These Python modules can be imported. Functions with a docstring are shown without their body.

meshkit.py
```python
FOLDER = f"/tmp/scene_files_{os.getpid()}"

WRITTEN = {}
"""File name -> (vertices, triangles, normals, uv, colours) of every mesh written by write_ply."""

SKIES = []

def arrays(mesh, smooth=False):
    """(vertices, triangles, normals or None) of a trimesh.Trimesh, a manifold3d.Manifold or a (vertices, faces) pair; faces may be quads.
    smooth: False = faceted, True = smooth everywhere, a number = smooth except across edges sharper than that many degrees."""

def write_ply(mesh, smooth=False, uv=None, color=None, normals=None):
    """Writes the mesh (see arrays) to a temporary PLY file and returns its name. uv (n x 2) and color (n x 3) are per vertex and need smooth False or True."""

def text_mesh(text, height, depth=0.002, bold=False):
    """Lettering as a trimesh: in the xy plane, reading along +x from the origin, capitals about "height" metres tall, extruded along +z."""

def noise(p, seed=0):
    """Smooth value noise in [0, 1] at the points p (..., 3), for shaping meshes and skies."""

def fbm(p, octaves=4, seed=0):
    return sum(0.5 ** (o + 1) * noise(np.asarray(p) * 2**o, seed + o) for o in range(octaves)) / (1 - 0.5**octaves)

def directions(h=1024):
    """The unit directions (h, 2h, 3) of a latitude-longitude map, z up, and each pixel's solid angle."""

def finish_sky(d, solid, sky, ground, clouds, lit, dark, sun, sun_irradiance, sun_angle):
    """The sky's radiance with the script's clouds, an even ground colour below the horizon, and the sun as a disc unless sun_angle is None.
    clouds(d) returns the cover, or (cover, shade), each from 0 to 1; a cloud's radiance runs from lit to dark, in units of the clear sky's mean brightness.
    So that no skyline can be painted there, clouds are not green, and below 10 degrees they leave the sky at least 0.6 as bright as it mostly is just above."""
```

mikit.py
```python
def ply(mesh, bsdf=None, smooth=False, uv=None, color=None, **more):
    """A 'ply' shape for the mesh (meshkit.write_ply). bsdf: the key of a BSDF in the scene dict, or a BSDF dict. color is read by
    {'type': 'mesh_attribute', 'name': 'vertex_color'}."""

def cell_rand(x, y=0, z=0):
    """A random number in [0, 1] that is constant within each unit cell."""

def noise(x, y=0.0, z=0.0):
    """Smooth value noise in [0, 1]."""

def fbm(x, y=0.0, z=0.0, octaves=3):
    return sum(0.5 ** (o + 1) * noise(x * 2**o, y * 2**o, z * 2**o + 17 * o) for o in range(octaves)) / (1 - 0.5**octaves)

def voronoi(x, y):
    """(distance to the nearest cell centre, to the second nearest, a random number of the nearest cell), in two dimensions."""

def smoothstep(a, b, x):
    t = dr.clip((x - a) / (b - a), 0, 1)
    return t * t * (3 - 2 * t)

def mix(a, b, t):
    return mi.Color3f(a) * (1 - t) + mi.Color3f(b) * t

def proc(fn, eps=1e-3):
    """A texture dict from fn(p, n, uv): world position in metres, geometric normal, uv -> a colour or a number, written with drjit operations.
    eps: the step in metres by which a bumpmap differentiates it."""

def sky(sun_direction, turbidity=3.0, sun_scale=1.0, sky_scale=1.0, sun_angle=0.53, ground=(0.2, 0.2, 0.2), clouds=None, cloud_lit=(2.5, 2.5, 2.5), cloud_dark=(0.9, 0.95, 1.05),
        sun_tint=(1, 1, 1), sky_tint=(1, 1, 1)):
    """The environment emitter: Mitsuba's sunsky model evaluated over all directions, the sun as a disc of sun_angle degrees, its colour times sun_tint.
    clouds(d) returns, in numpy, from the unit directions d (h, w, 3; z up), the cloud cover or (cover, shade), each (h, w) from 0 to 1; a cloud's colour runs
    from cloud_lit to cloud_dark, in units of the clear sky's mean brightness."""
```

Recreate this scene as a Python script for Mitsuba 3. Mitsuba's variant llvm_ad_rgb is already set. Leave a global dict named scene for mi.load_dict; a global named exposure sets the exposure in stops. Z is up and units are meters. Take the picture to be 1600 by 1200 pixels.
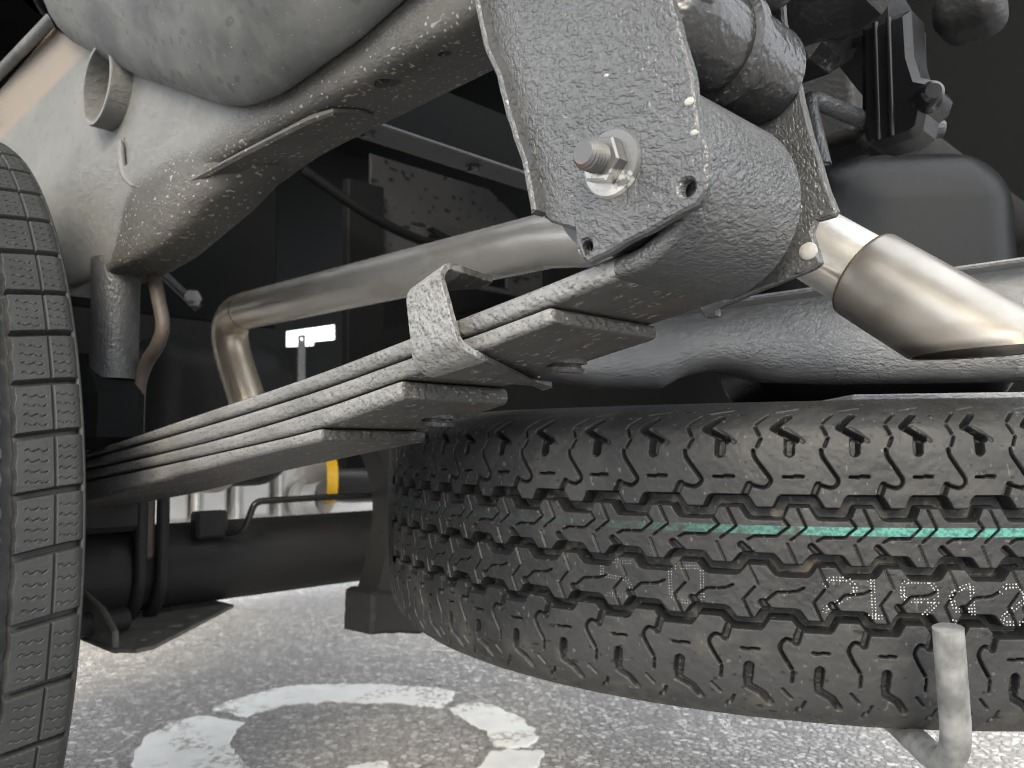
import math, random
import numpy as np, trimesh, mapbox_earcut
import mitsuba as mi, drjit as dr
import mikit, meshkit
from mikit import proc, noise, fbm, voronoi, smoothstep, mix, cell_rand
from shapely.geometry import Polygon, LineString
T = mi.ScalarTransform4f
scene, labels = {}, {}
random.seed(5); rng = np.random.default_rng(5)
# world: x = inboard (to the right of the truck), y = forward, z = up; the truck's left rear corner is over the origin
# ------------------------------------------------------------------ camera, sky, exposure
YAW, PITCH, ROLL = 0.7902, 0.0912, -0.0149
CAM = np.array([0.0, 0.0, 0.43])
_f = np.array([math.sin(YAW) * math.cos(PITCH), math.cos(YAW) * math.cos(PITCH), math.sin(PITCH)])
_r = np.array([math.cos(YAW), -math.sin(YAW), 0.0])
_u = np.cross(_r, _f)
_up = -_r * math.sin(ROLL) + _u * math.cos(ROLL)
scene['camera'] = {'type': 'thinlens', 'fov': 2 * math.degrees(math.atan(800 / 1300)), 'fov_axis': 'x', 'aperture_radius': 0.0008, 'focus_distance': 0.41,
                   'near_clip': 0.02, 'far_clip': 600.0, 'to_world': T().look_at(origin=CAM.tolist(), target=(CAM + _f).tolist(), up=_up.tolist())}
def overcast(d):
    n = meshkit.fbm(d * 3.0 + 7, 4)
    return 1.0 + 0 * n, 0.55 * n
scene['sky'] = mikit.sky((-0.72, -0.60, 0.50), turbidity=4, sun_scale=0.28, sun_angle=26, sun_tint=(0.83, 0.96, 1.16), clouds=overcast, cloud_lit=(2.42, 2.5, 2.6))
exposure = 4.05

# ------------------------------------------------------------------ helpers
def obj(key, mesh, bsdf, smooth=35, **kw):
    name, k = key, 0
    while name in scene:
        k += 1; name = f'{key}_{k:03d}'
    scene[name] = mikit.ply(mesh, bsdf, smooth=smooth, **kw)
    return name
def tag(key, label, cat, group=None, kind=None):
    labels[key] = {'label': label, 'category': cat}
    if group: labels[key]['group'] = group
    if kind: labels[key]['kind'] = kind
def struct(key, label):
    labels[key] = {'label': label, 'category': key.replace('_', ' '), 'kind': 'structure'}
def tm(v, f):
    m = trimesh.Trimesh(np.asarray(v, float), np.asarray(f), process=False)
    return m
def quads(a, b, wrap=True):
    n = len(a); i = np.arange(n if wrap else n - 1); j = (i + 1) % n
    a, b = np.asarray(a), np.asarray(b)
    return np.vstack([np.c_[a[i], a[j], b[j]], np.c_[a[i], b[j], b[i]]])
def join(*ms):
    return trimesh.util.concatenate([m for m in ms])
def fix(m):
    trimesh.repair.fix_normals(m, multibody=True); return m
def offset_ring(p, r):
    """inset of a counter-clockwise ring (n,2) by r (mitred)."""
    p = np.asarray(p, float); a = np.roll(p, 1, 0); b = np.roll(p, -1, 0)
    d1 = (p - a) / np.linalg.norm(p - a, axis=1, keepdims=True); d2 = (b - p) / np.linalg.norm(b - p, axis=1, keepdims=True)
    n1 = np.c_[-d1[:, 1], d1[:, 0]]; n2 = np.c_[-d2[:, 1], d2[:, 0]]
    m = n1 + n2; m /= np.linalg.norm(m, axis=1, keepdims=True) + 1e-12
    c = np.clip((m * n1).sum(1, keepdims=True), 0.35, 1)
    return p + m * (r / c)
def area2(p):
    p = np.asarray(p); x, y = p[:, 0], p[:, 1]
    return 0.5 * np.sum(x * np.roll(y, -1) - y * np.roll(x, -1))
def plate(outer, t, r=0.001, holes=(), axis='x', at=0.0):
    """a plate of thickness t from 'at' along the axis with chamfered edges; outline in the other two coordinates (y,z), (x,y) or (x,z)."""
    rings = [np.asarray(outer, float)] + [np.asarray(h, float) for h in holes]
    rings = [(q if (area2(q) > 0) == (i == 0) else q[::-1]) for i, q in enumerate(rings)]
    inset = [offset_ring(q, r) for q in rings]
    flat = np.vstack(inset); ends = np.cumsum([len(q) for q in inset]).astype(np.uint32)
    tri = mapbox_earcut.triangulate_float64(flat, ends).reshape(-1, 3).astype(int)
    full = np.vstack(rings); n = len(full)
    V = np.vstack([np.c_[flat, np.full(n, 0.0)], np.c_[full, np.full(n, r)], np.c_[full, np.full(n, t - r)], np.c_[flat, np.full(n, t)]])
    F = [tri[:, ::-1], tri + 3 * n]; s = 0
    for q in rings:
        i = np.arange(s, s + len(q)); s += len(q)
        for k in range(3):
            F.append(quads(i + k * n, i + (k + 1) * n))
    V = V + [0, 0, at]
    V = {'x': V[:, [2, 0, 1]], 'y': V[:, [0, 2, 1]], 'z': V}[axis]
    return fix(tm(V, np.vstack(F)))
def circ(c, r, n=24, e=1.0, a0=0.0):
    a = np.arange(n) * 2 * np.pi / n + a0
    return np.c_[c[0] + r * np.cos(a), c[1] + r * e * np.sin(a)]
def spline(pts, n=60):
    """Catmull-Rom through the points."""
    p = np.asarray(pts, float); p = np.vstack([2 * p[0] - p[1], p, 2 * p[-1] - p[-2]]); out = []
    m = len(p) - 3; per = max(2, n // m)
    for i in range(m):
        a, b, c, d = p[i:i + 4]; t = np.linspace(0, 1, per, endpoint=False)[:, None]
        out.append(0.5 * (2 * b + (c - a) * t + (2 * a - 5 * b + 4 * c - d) * t ** 2 + (3 * b - a - 3 * c + d) * t ** 3))
    return np.vstack(out + [p[-2:-1]])
def fillet(pts, r, n=8):
    """polyline with its corners rounded with radius about r."""
    p = np.asarray(pts, float); out = [p[0]]
    for i in range(1, len(p) - 1):
        a, b = p[i - 1] - p[i], p[i + 1] - p[i]; la, lb = np.linalg.norm(a), np.linalg.norm(b)
        a, b = a / la, b / lb; h = math.acos(np.clip(a @ b, -1, 1)) / 2
        d = min(r / math.tan(h), 0.48 * la, 0.48 * lb)
        s, e = p[i] + a * d, p[i] + b * d
        for t in np.linspace(0, 1, n):
            out.append((1 - t) ** 2 * s + 2 * t * (1 - t) * p[i] + t * t * e)
    return np.vstack(out + [p[-1]])
def frames(p, up0=None):
    p = np.asarray(p, float); t = np.gradient(p, axis=0); t /= np.linalg.norm(t, axis=1, keepdims=True)
    u = np.array([0, 0, 1.0]) if up0 is None else np.asarray(up0, float)
    if abs(t[0] @ u) > 0.95: u = np.array([1.0, 0, 0])
    A = []
    for k in range(len(p)):
        u = u - t[k] * (u @ t[k]); u = u / np.linalg.norm(u); A.append(u)
    A = np.array(A); return t, A, np.cross(t, A)
def sweep(path, section, up0=None, caps=True, closed=True):
    """section (n,2) in (side, up) carried along the path; a list of sections gives one per path point."""
    t, A, B = frames(path, up0); m = len(path)
    S = [np.asarray(section[k] if isinstance(section, list) else section, float) for k in range(m)]
    n = len(S[0]); V = np.vstack([path[k] + S[k][:, :1] * B[k] + S[k][:, 1:] * A[k] for k in range(m)])
    F = [quads(np.arange(n) + k * n, np.arange(n) + (k + 1) * n, closed) for k in range(m - 1)]
    if caps:
        for k in (0, m - 1):
            tri = mapbox_earcut.triangulate_float64(S[k], np.array([n], np.uint32)).reshape(-1, 3).astype(int) + k * n
            F.append(tri if k == 0 else tri[:, ::-1])
    return fix(tm(V, np.vstack(F)))
def tube(path, r, n=20, caps=True):
    a = np.arange(n) * 2 * np.pi / n; c = np.c_[np.cos(a), np.sin(a)]
    r = np.broadcast_to(r, (len(path),))
    return sweep(np.asarray(path, float), [c * q for q in r], caps=caps)
def lathe(profile, origin, axis, n=32):
    """profile (h, r) turned about the axis through origin."""
    ax = np.asarray(axis, float); ax /= np.linalg.norm(ax); u = np.cross(ax, [0, 0, 1.0] if abs(ax[2]) < 0.9 else [1.0, 0, 0]); u /= np.linalg.norm(u); w = np.cross(ax, u)
    a = np.arange(n) * 2 * np.pi / n; P = np.asarray(profile, float); m = len(P)
    V = np.vstack([np.asarray(origin) + h * ax + r * (np.cos(a)[:, None] * u + np.sin(a)[:, None] * w) for h, r in P])
    F = [quads(np.arange(n) + k * n, np.arange(n) + (k + 1) * n) for k in range(m - 1)]
    return tm(V, np.vstack(F))
def box(lo, hi, r=0.003, seg=1):
    lo, hi = np.asarray(lo, float), np.asarray(hi, float); c, h = (lo + hi) / 2, (hi - lo) / 2
    r = min(r, h.min() * 0.98)
    pts = []
    for k in range(3):
        e = h.copy(); e -= r; e[k] = h[k]
        pts.append(np.array([[sx, sy, sz] for sx in (-1, 1) for sy in (-1, 1) for sz in (-1, 1)]) * e)
    if seg > 1:
        s = trimesh.creation.icosphere(3).vertices * r
        pts = [s + np.array([sx, sy, sz]) * (h - r) for sx in (-1, 1) for sy in (-1, 1) for sz in (-1, 1)]
    m = trimesh.convex.convex_hull(np.vstack(pts)); m.apply_translation(c); return m
def bore(m, *cuts):
    return trimesh.boolean.difference([m, *cuts], engine='manifold')
def cyl(p0, p1, r, n=32):
    return trimesh.creation.cylinder(radius=r, segment=[p0, p1], sections=n)
def rough_up(m, amp, freq, seed=0):
    """small lumps along the normals."""
    n = m.vertex_normals; m.vertices = m.vertices + n * ((meshkit.fbm(np.array(m.vertices) * freq + seed, 3) - 0.5) * 2 * amp)[:, None]; return m

# ------------------------------------------------------------------ materials
def two(b): return {'type': 'twosided', 'bsdf': b}
def bumped(b, fn, scale, eps=4e-4): return {'type': 'bumpmap', 'arbitrary': proc(fn, eps), 'scale': scale, 'bsdf': b}
def prin(color, rough, metal=0.0, spec=0.5, **k):
    return {'type': 'principled', 'base_color': color if isinstance(color, dict) else {'type': 'rgb', 'value': list(color)}, 'roughness': rough, 'metallic': metal, 'specular': spec, **k}
def wrinkle(p, n, uv):                      # thick sprayed underbody paint: blisters, runs and wrinkles
    a = fbm(p.x * 330, p.y * 330, p.z * 330, 2)
    b = dr.abs(noise(p.x * 560 + 6 * a, p.y * 560, p.z * 560 + 5 * a) - 0.5) * 2
    c = noise(p.x * 1000 + 3, p.y * 1000, p.z * 1000)
    return 0.45 * smoothstep(0.35, 0.75, a) + 0.45 * smoothstep(0.0, 0.45, b) + 0.25 * c
def undercoat_color(p, n, uv):
    g = fbm(p.x * 30, p.y * 30, p.z * 30, 3); s = noise(p.x * 700, p.y * 700, p.z * 700)
    base = mix((0.036, 0.0368, 0.0380), (0.068, 0.069, 0.0705), g)
    s2 = noise(p.x * 520 + 7, p.y * 520, p.z * 520); g2 = fbm(p.x * 18 + 3, p.y * 18, p.z * 18, 3)
    base = mix(base, (0.022, 0.022, 0.023), 0.7 * smoothstep(0.70, 0.86, s2) * smoothstep(0.35, 0.65, g2))
    return mix(base, (0.20, 0.195, 0.185), 0.5 * smoothstep(0.90, 0.97, s) * smoothstep(0.4, 0.6, g2))
scene['undercoat'] = two(bumped(prin(proc(undercoat_color), 0.33, spec=0.65), wrinkle, 0.0007))
def member_color(p, n, uv):
    return mix((0.150, 0.152, 0.153), (0.23, 0.232, 0.233), fbm(p.x * 40, p.y * 40, p.z * 40, 3))
scene['member_paint'] = two(bumped(prin(proc(member_color), 0.38, spec=0.6), wrinkle, 0.0014))
def leaf_wrinkle(p, n, uv):
    a = fbm(p.x * 420, p.y * 420, p.z * 300, 2); c = noise(p.x * 950, p.y * 950, p.z * 700)
    return 0.7 * smoothstep(0.3, 0.7, a) + 0.35 * c
def leaf_color(p, n, uv):                   # dark chipped paint, changing to a paler tone on the outboard edges
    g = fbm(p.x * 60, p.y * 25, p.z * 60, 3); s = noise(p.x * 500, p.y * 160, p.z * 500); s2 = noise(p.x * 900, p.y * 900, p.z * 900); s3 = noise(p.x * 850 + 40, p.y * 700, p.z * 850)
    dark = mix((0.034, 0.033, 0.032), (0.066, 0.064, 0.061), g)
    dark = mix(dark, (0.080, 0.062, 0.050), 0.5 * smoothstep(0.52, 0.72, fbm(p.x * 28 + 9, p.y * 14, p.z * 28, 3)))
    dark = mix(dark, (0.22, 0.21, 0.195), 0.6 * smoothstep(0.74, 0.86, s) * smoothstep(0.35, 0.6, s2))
    dust = mix((0.095, 0.095, 0.094), (0.185, 0.183, 0.18), g)  # paler tone for the outboard edges
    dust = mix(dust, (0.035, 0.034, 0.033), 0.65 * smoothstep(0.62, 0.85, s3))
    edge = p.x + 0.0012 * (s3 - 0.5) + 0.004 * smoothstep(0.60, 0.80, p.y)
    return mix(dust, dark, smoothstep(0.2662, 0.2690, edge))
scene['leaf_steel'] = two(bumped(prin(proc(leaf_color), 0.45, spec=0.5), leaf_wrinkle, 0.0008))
def gloss_color(p, n, uv):
    g = fbm(p.x * 40, p.y * 40, p.z * 40, 3); s = noise(p.x * 800, p.y * 500, p.z * 800)
    b = mix((0.010, 0.010, 0.0105), (0.024, 0.024, 0.025), g)
    return mix(b, (0.22, 0.21, 0.19), 0.35 * smoothstep(0.82, 0.95, s))
def soft_wrinkle(p, n, uv): return fbm(p.x * 330, p.y * 330, p.z * 330, 2)
scene['gloss_black'] = two(bumped(prin(proc(gloss_color), 0.28, spec=0.6), soft_wrinkle, 0.0006))
def rail_color(p, n, uv):                   # dry road dust caked on the outer web, bare speckled paint below
    g = fbm(p.x * 25, p.y * 25, p.z * 25, 4); s = noise(p.x * 420, p.y * 420, p.z * 420); f = noise(p.x * 900, p.y * 900, p.z * 900)
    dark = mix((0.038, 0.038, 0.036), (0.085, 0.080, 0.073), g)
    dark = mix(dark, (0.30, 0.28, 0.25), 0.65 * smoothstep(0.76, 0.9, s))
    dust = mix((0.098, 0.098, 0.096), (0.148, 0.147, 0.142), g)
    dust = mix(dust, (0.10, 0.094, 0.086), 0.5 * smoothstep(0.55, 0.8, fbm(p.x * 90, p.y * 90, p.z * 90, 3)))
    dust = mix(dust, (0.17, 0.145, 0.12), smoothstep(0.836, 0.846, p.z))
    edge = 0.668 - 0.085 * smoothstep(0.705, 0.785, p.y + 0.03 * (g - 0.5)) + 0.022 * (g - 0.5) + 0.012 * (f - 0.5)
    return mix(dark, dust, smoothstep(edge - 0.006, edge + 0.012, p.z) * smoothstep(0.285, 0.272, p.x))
def rail_bump(p, n, uv): return fbm(p.x * 180, p.y * 180, p.z * 180, 3) + 0.35 * noise(p.x * 700, p.y * 700, p.z * 700)
scene['rail_paint'] = two(bumped(prin(proc(rail_color), 0.6, spec=0.4), rail_bump, 0.0010))
def liner_color(p, n, uv):
    g = fbm(p.x * 14, p.y * 14, p.z * 14, 4); s = fbm(p.x * 70, p.y * 70, p.z * 70, 3); f = noise(p.x * 600, p.y * 600, p.z * 600)
    b = mix((0.066, 0.069, 0.069), (0.125, 0.125, 0.121), smoothstep(0.3, 0.7, g))
    b = mix(b, (0.15, 0.147, 0.136), 0.5 * smoothstep(0.5, 0.75, s) * 0.5)
    b = mix(b, (0.05, 0.052, 0.05), 0.5 * smoothstep(0.72, 0.88, noise(p.x * 150, p.y * 150, p.z * 150)))
    return mix(b, (0.45, 0.44, 0.40), 0.5 * smoothstep(0.9, 0.97, f))
scene['dusty_liner'] = two(bumped(prin(proc(liner_color), 0.55, spec=0.4), lambda p, n, uv: fbm(p.x * 60, p.y * 60, p.z * 60, 3), 0.0010))
def steel_color(p, n, uv):
    g = fbm(p.x * 20, p.y * 20, p.z * 20, 3); s = fbm(p.x * 45, p.y * 25, p.z * 45, 4)
    b = mix((0.62, 0.585, 0.535), (0.74, 0.715, 0.67), g)
    b = mix(b, (0.40, 0.33, 0.26), 0.35 * smoothstep(0.5, 0.75, s))
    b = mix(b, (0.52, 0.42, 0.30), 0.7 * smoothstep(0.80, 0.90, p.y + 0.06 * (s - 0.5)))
    near = dr.sqrt(dr.square(p.x - 0.455) + dr.square(p.y - 0.196) + dr.square(p.z - 0.508))
    return mix(b, (0.30, 0.13, 0.05), 0.9 * smoothstep(0.011, 0.003, near + 0.006 * (s - 0.5)))
def steel_rough(p, n, uv): return 0.27 + 0.22 * fbm(p.x * 60, p.y * 60, p.z * 60, 3)
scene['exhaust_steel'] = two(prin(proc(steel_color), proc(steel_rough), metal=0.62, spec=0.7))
def tip_color(p, n, uv):
    s = fbm(p.x * 45, p.y * 25, p.z * 45, 4); b = mix((0.30, 0.28, 0.25), (0.44, 0.42, 0.385), fbm(p.x * 20, p.y * 20, p.z * 20, 3))
    b = mix(b, (0.20, 0.165, 0.13), 0.5 * smoothstep(0.48, 0.72, s)); b = mix(b, (0.10, 0.085, 0.07), 0.8 * smoothstep(0.487, 0.4815, p.z + 0.006 * (s - 0.5)))
    near = dr.sqrt(dr.square(p.x - 0.455) + dr.square(p.y - 0.196) + dr.square(p.z - 0.508))
    return mix(b, (0.22, 0.10, 0.045), 0.85 * smoothstep(0.013, 0.004, near + 0.006 * (s - 0.5)))
scene['tip_steel'] = two(prin(proc(tip_color), proc(steel_rough), metal=0.85, spec=0.5))
scene['weld_brown'] = two(prin((0.10, 0.07, 0.05), 0.5, metal=0.6))
def asphalt_color(p, n, uv):
    w = noise(p.x * 60, p.y * 60, 3) * 0.5
    d, d2, r = voronoi(p.x * 92 + w, p.y * 92 - w); g = fbm(p.x * 3, p.y * 3, 0, 4); f = noise(p.x * 900, p.y * 900, 0)
    b = mix((0.265, 0.254, 0.244), (0.66, 0.64, 0.62), r * r)
    b = mix((0.12, 0.116, 0.112), b, smoothstep(0.0, 0.30, d2 - d))
    b = b * (0.85 + 0.36 * g) * (0.88 + 0.24 * f)
    return mix(b, (0.30, 0.285, 0.27), 0.25 * smoothstep(0.5, 0.7, fbm(p.x * 1.3 + 5, p.y * 1.3, 2, 3)))
def asphalt_bump(p, n, uv):
    w = noise(p.x * 60, p.y * 60, 3) * 0.5
    d, d2, r = voronoi(p.x * 92 + w, p.y * 92 - w)
    return (0.4 + 0.6 * r) * smoothstep(0.0, 0.4, d2 - d) + 0.4 * fbm(p.x * 60, p.y * 60, 0, 3)
scene['asphalt'] = two(bumped(prin(proc(asphalt_color), 0.75, spec=0.4), asphalt_bump, 0.0030, 6e-4))
def paint_color(p, n, uv):
    g = fbm(p.x * 40, p.y * 40, 0, 4); d, d2, r = voronoi(p.x * 170, p.y * 170)
    b = mix((0.70, 0.70, 0.67), (0.84, 0.84, 0.81), g)
    return mix(b, (0.33, 0.31, 0.29), 0.9 * smoothstep(0.50, 0.60, fbm(p.x * 150, p.y * 150, 0, 3)) * smoothstep(0.42, 0.66, fbm(p.x * 17, p.y * 17, 5, 3)))
scene['road_paint'] = two(bumped(prin(proc(paint_color), 0.6, spec=0.4), lambda p, n, uv: fbm(p.x * 130, p.y * 130, 0, 3), 0.0018, 6e-4))
# tyre rubber: uv.x = groove depth (mm), uv.y = axial place (mm)
def spare_color(p, n, uv):
    g = fbm(p.x * 35, p.y * 35, p.z * 35, 3); s = noise(p.x * 260, p.y * 260, p.z * 260); f = fbm(p.x * 160, p.y * 160, p.z * 160, 3)
    b = mix((0.0075, 0.0079, 0.0086), (0.0145, 0.015, 0.0158), g)
    dust = smoothstep(7.5, 10, uv.x) * smoothstep(52, 44, dr.abs(uv.y)) * smoothstep(0.50, 0.68, f)
    b = mix(b, (0.075, 0.066, 0.054), 0.6 * dust)
    b = mix(b, (0.05, 0.046, 0.04), 0.45 * smoothstep(-58, -80, uv.y) * smoothstep(0.4, 0.65, f))
    b = mix(b, (0.13, 0.12, 0.105), 0.5 * smoothstep(0.93, 0.98, s))
    film = smoothstep(0.40, 0.72, fbm(p.x * 16 + 2, p.y * 16, p.z * 16, 4)) * smoothstep(1.5, 0.3, uv.x)
    b = mix(b, (0.036, 0.036, 0.0358), 0.5 * film)
    b = mix(b, (0.054, 0.050, 0.044), 0.4 * smoothstep(0.56, 0.74, fbm(p.x * 75 + 4, p.y * 75, p.z * 75, 3)) * film)
    b = mix(b, (0.004, 0.004, 0.004), 0.8 * smoothstep(0.84, 0.90, noise(p.x * 330 + 11, p.y * 330, p.z * 330)))
    b = mix(b, (0.10, 0.095, 0.085), 0.45 * smoothstep(0.86, 0.93, noise(p.x * 620, p.y * 620, p.z * 250)))
    st = smoothstep(13.7, 14.1, uv.y) * smoothstep(18.3, 17.9, uv.y) * smoothstep(0.6, 0.2, uv.x)
    arc = dr.atan2(p.y - 0.3559, p.x - 0.7166)      # the stripe is rubbed away towards the truck's front
    arc = dr.select(arc < 0, arc + 2 * math.pi, arc)
    fade = smoothstep(3.30, 3.80, arc + 0.12 * (f - 0.5))
    green = mix((0.025, 0.10, 0.085), (0.055, 0.20, 0.165), smoothstep(0.35, 0.65, fbm(p.x * 700, p.y * 700, p.z * 700, 2)))
    return mix(b, green, st * (0.04 + 0.90 * fade) * smoothstep(0.25, 0.5, f + 0.2 * fade))
scene['spare_rubber'] = two(bumped(prin(proc(spare_color), 0.55, spec=0.35), lambda p, n, uv: fbm(p.x * 320, p.y * 320, p.z * 320, 3), 0.00045))
def wheel_color(p, n, uv):
    g = fbm(p.x * 50, p.y * 50, p.z * 50, 3)
    b = mix((0.016, 0.0172, 0.0178), (0.030, 0.0312, 0.0318), g)
    return mix(b, (0.042, 0.040, 0.037), 0.4 * smoothstep(2.0, 5.0, uv.x) * smoothstep(0.35, 0.65, g))
scene['wheel_rubber'] = two(bumped(prin(proc(wheel_color), 0.62, spec=0.4), lambda p, n, uv: fbm(p.x * 500, p.y * 500, p.z * 500, 2), 0.00025))
scene['print_white'] = two(prin((0.30, 0.30, 0.30), 0.6))
scene['rubber_black'] = two(prin((0.013, 0.013, 0.0135), 0.28, spec=0.5))
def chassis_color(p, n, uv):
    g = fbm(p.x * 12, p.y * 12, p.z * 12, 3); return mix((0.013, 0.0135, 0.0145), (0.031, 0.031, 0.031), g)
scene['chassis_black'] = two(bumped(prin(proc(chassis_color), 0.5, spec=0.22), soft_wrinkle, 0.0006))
def grey_color(p, n, uv):
    g = fbm(p.x * 9, p.y * 9, p.z * 9, 3); s = noise(p.x * 90, p.y * 90, p.z * 90)
    return mix(mix((0.06, 0.06, 0.063), (0.11, 0.108, 0.108), g), (0.015, 0.015, 0.015), smoothstep(0.8, 0.88, s))
scene['grey_primer'] = two(prin(proc(grey_color), 0.6))
def dim_color(p, n, uv):
    s = noise(p.x * 90, p.y * 90, p.z * 90)
    return mix(mix((0.016, 0.016, 0.017), (0.034, 0.034, 0.035), fbm(p.x * 9, p.y * 9, p.z * 9, 3)), (0.005, 0.005, 0.005), smoothstep(0.8, 0.86, s))
scene['grey_dim'] = two(prin(proc(dim_color), 0.6, spec=0.2))
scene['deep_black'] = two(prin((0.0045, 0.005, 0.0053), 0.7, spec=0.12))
scene['cast_aluminium'] = two(bumped(prin((0.55, 0.54, 0.52), 0.45, metal=0.4), lambda p, n, uv: fbm(p.x * 90, p.y * 90, p.z * 90, 3), 0.002))
scene['yellow_band'] = two(prin((0.62, 0.36, 0.02), 0.5))
def zinc_color(p, n, uv):
    g = fbm(p.x * 300, p.y * 300, p.z * 300, 3)
    return mix((0.40, 0.395, 0.375), (0.10, 0.10, 0.10), smoothstep(0.40, 0.52, g * 0.6 + 0.22 + 30 * (p.z - 0.5425) + 12 * (0.1965 - p.y)))
scene['worn_zinc'] = two(prin(proc(zinc_color), 0.4, metal=0.35, spec=0.6))
def stud_color(p, n, uv):
    g = fbm(p.x * 400, p.y * 400, p.z * 400, 3)
    return mix((0.07, 0.07, 0.072), (0.12, 0.07, 0.045), smoothstep(0.62, 0.8, g - 60 * (p.z - 0.5430)) * smoothstep(0.246, 0.240, p.x))
scene['stud_steel'] = two(prin(proc(stud_color), 0.5, metal=0.2, spec=0.6))
def galv_color(p, n, uv):
    g = fbm(p.x * 120, p.y * 120, p.z * 90, 4); return mix((0.085, 0.085, 0.083), (0.18, 0.18, 0.176), smoothstep(0.3, 0.7, g))
scene['galvanised'] = two(bumped(prin(proc(galv_color), 0.6, metal=0.1), lambda p, n, uv: fbm(p.x * 300, p.y * 300, p.z * 300, 3), 0.0006))
scene['paint_chip'] = two(prin((0.30, 0.295, 0.28), 0.8, spec=0.2))
def olive_color(p, n, uv):
    g = fbm(p.x * 60, p.y * 60, p.z * 60, 3); return mix((0.055, 0.055, 0.050), (0.12, 0.117, 0.106), g)
scene['dusty_dark'] = two(prin(proc(olive_color), 0.6))
def brown_color(p, n, uv):
    g = fbm(p.x * 60, p.y * 60, p.z * 60, 3); return mix((0.036, 0.032, 0.028), (0.085, 0.068, 0.056), g)
scene['tank_black'] = two(prin((0.004, 0.0043, 0.0045), 0.42, spec=0.25))
scene['dusty_brown'] = two(prin(proc(brown_color), 0.6))

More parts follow.
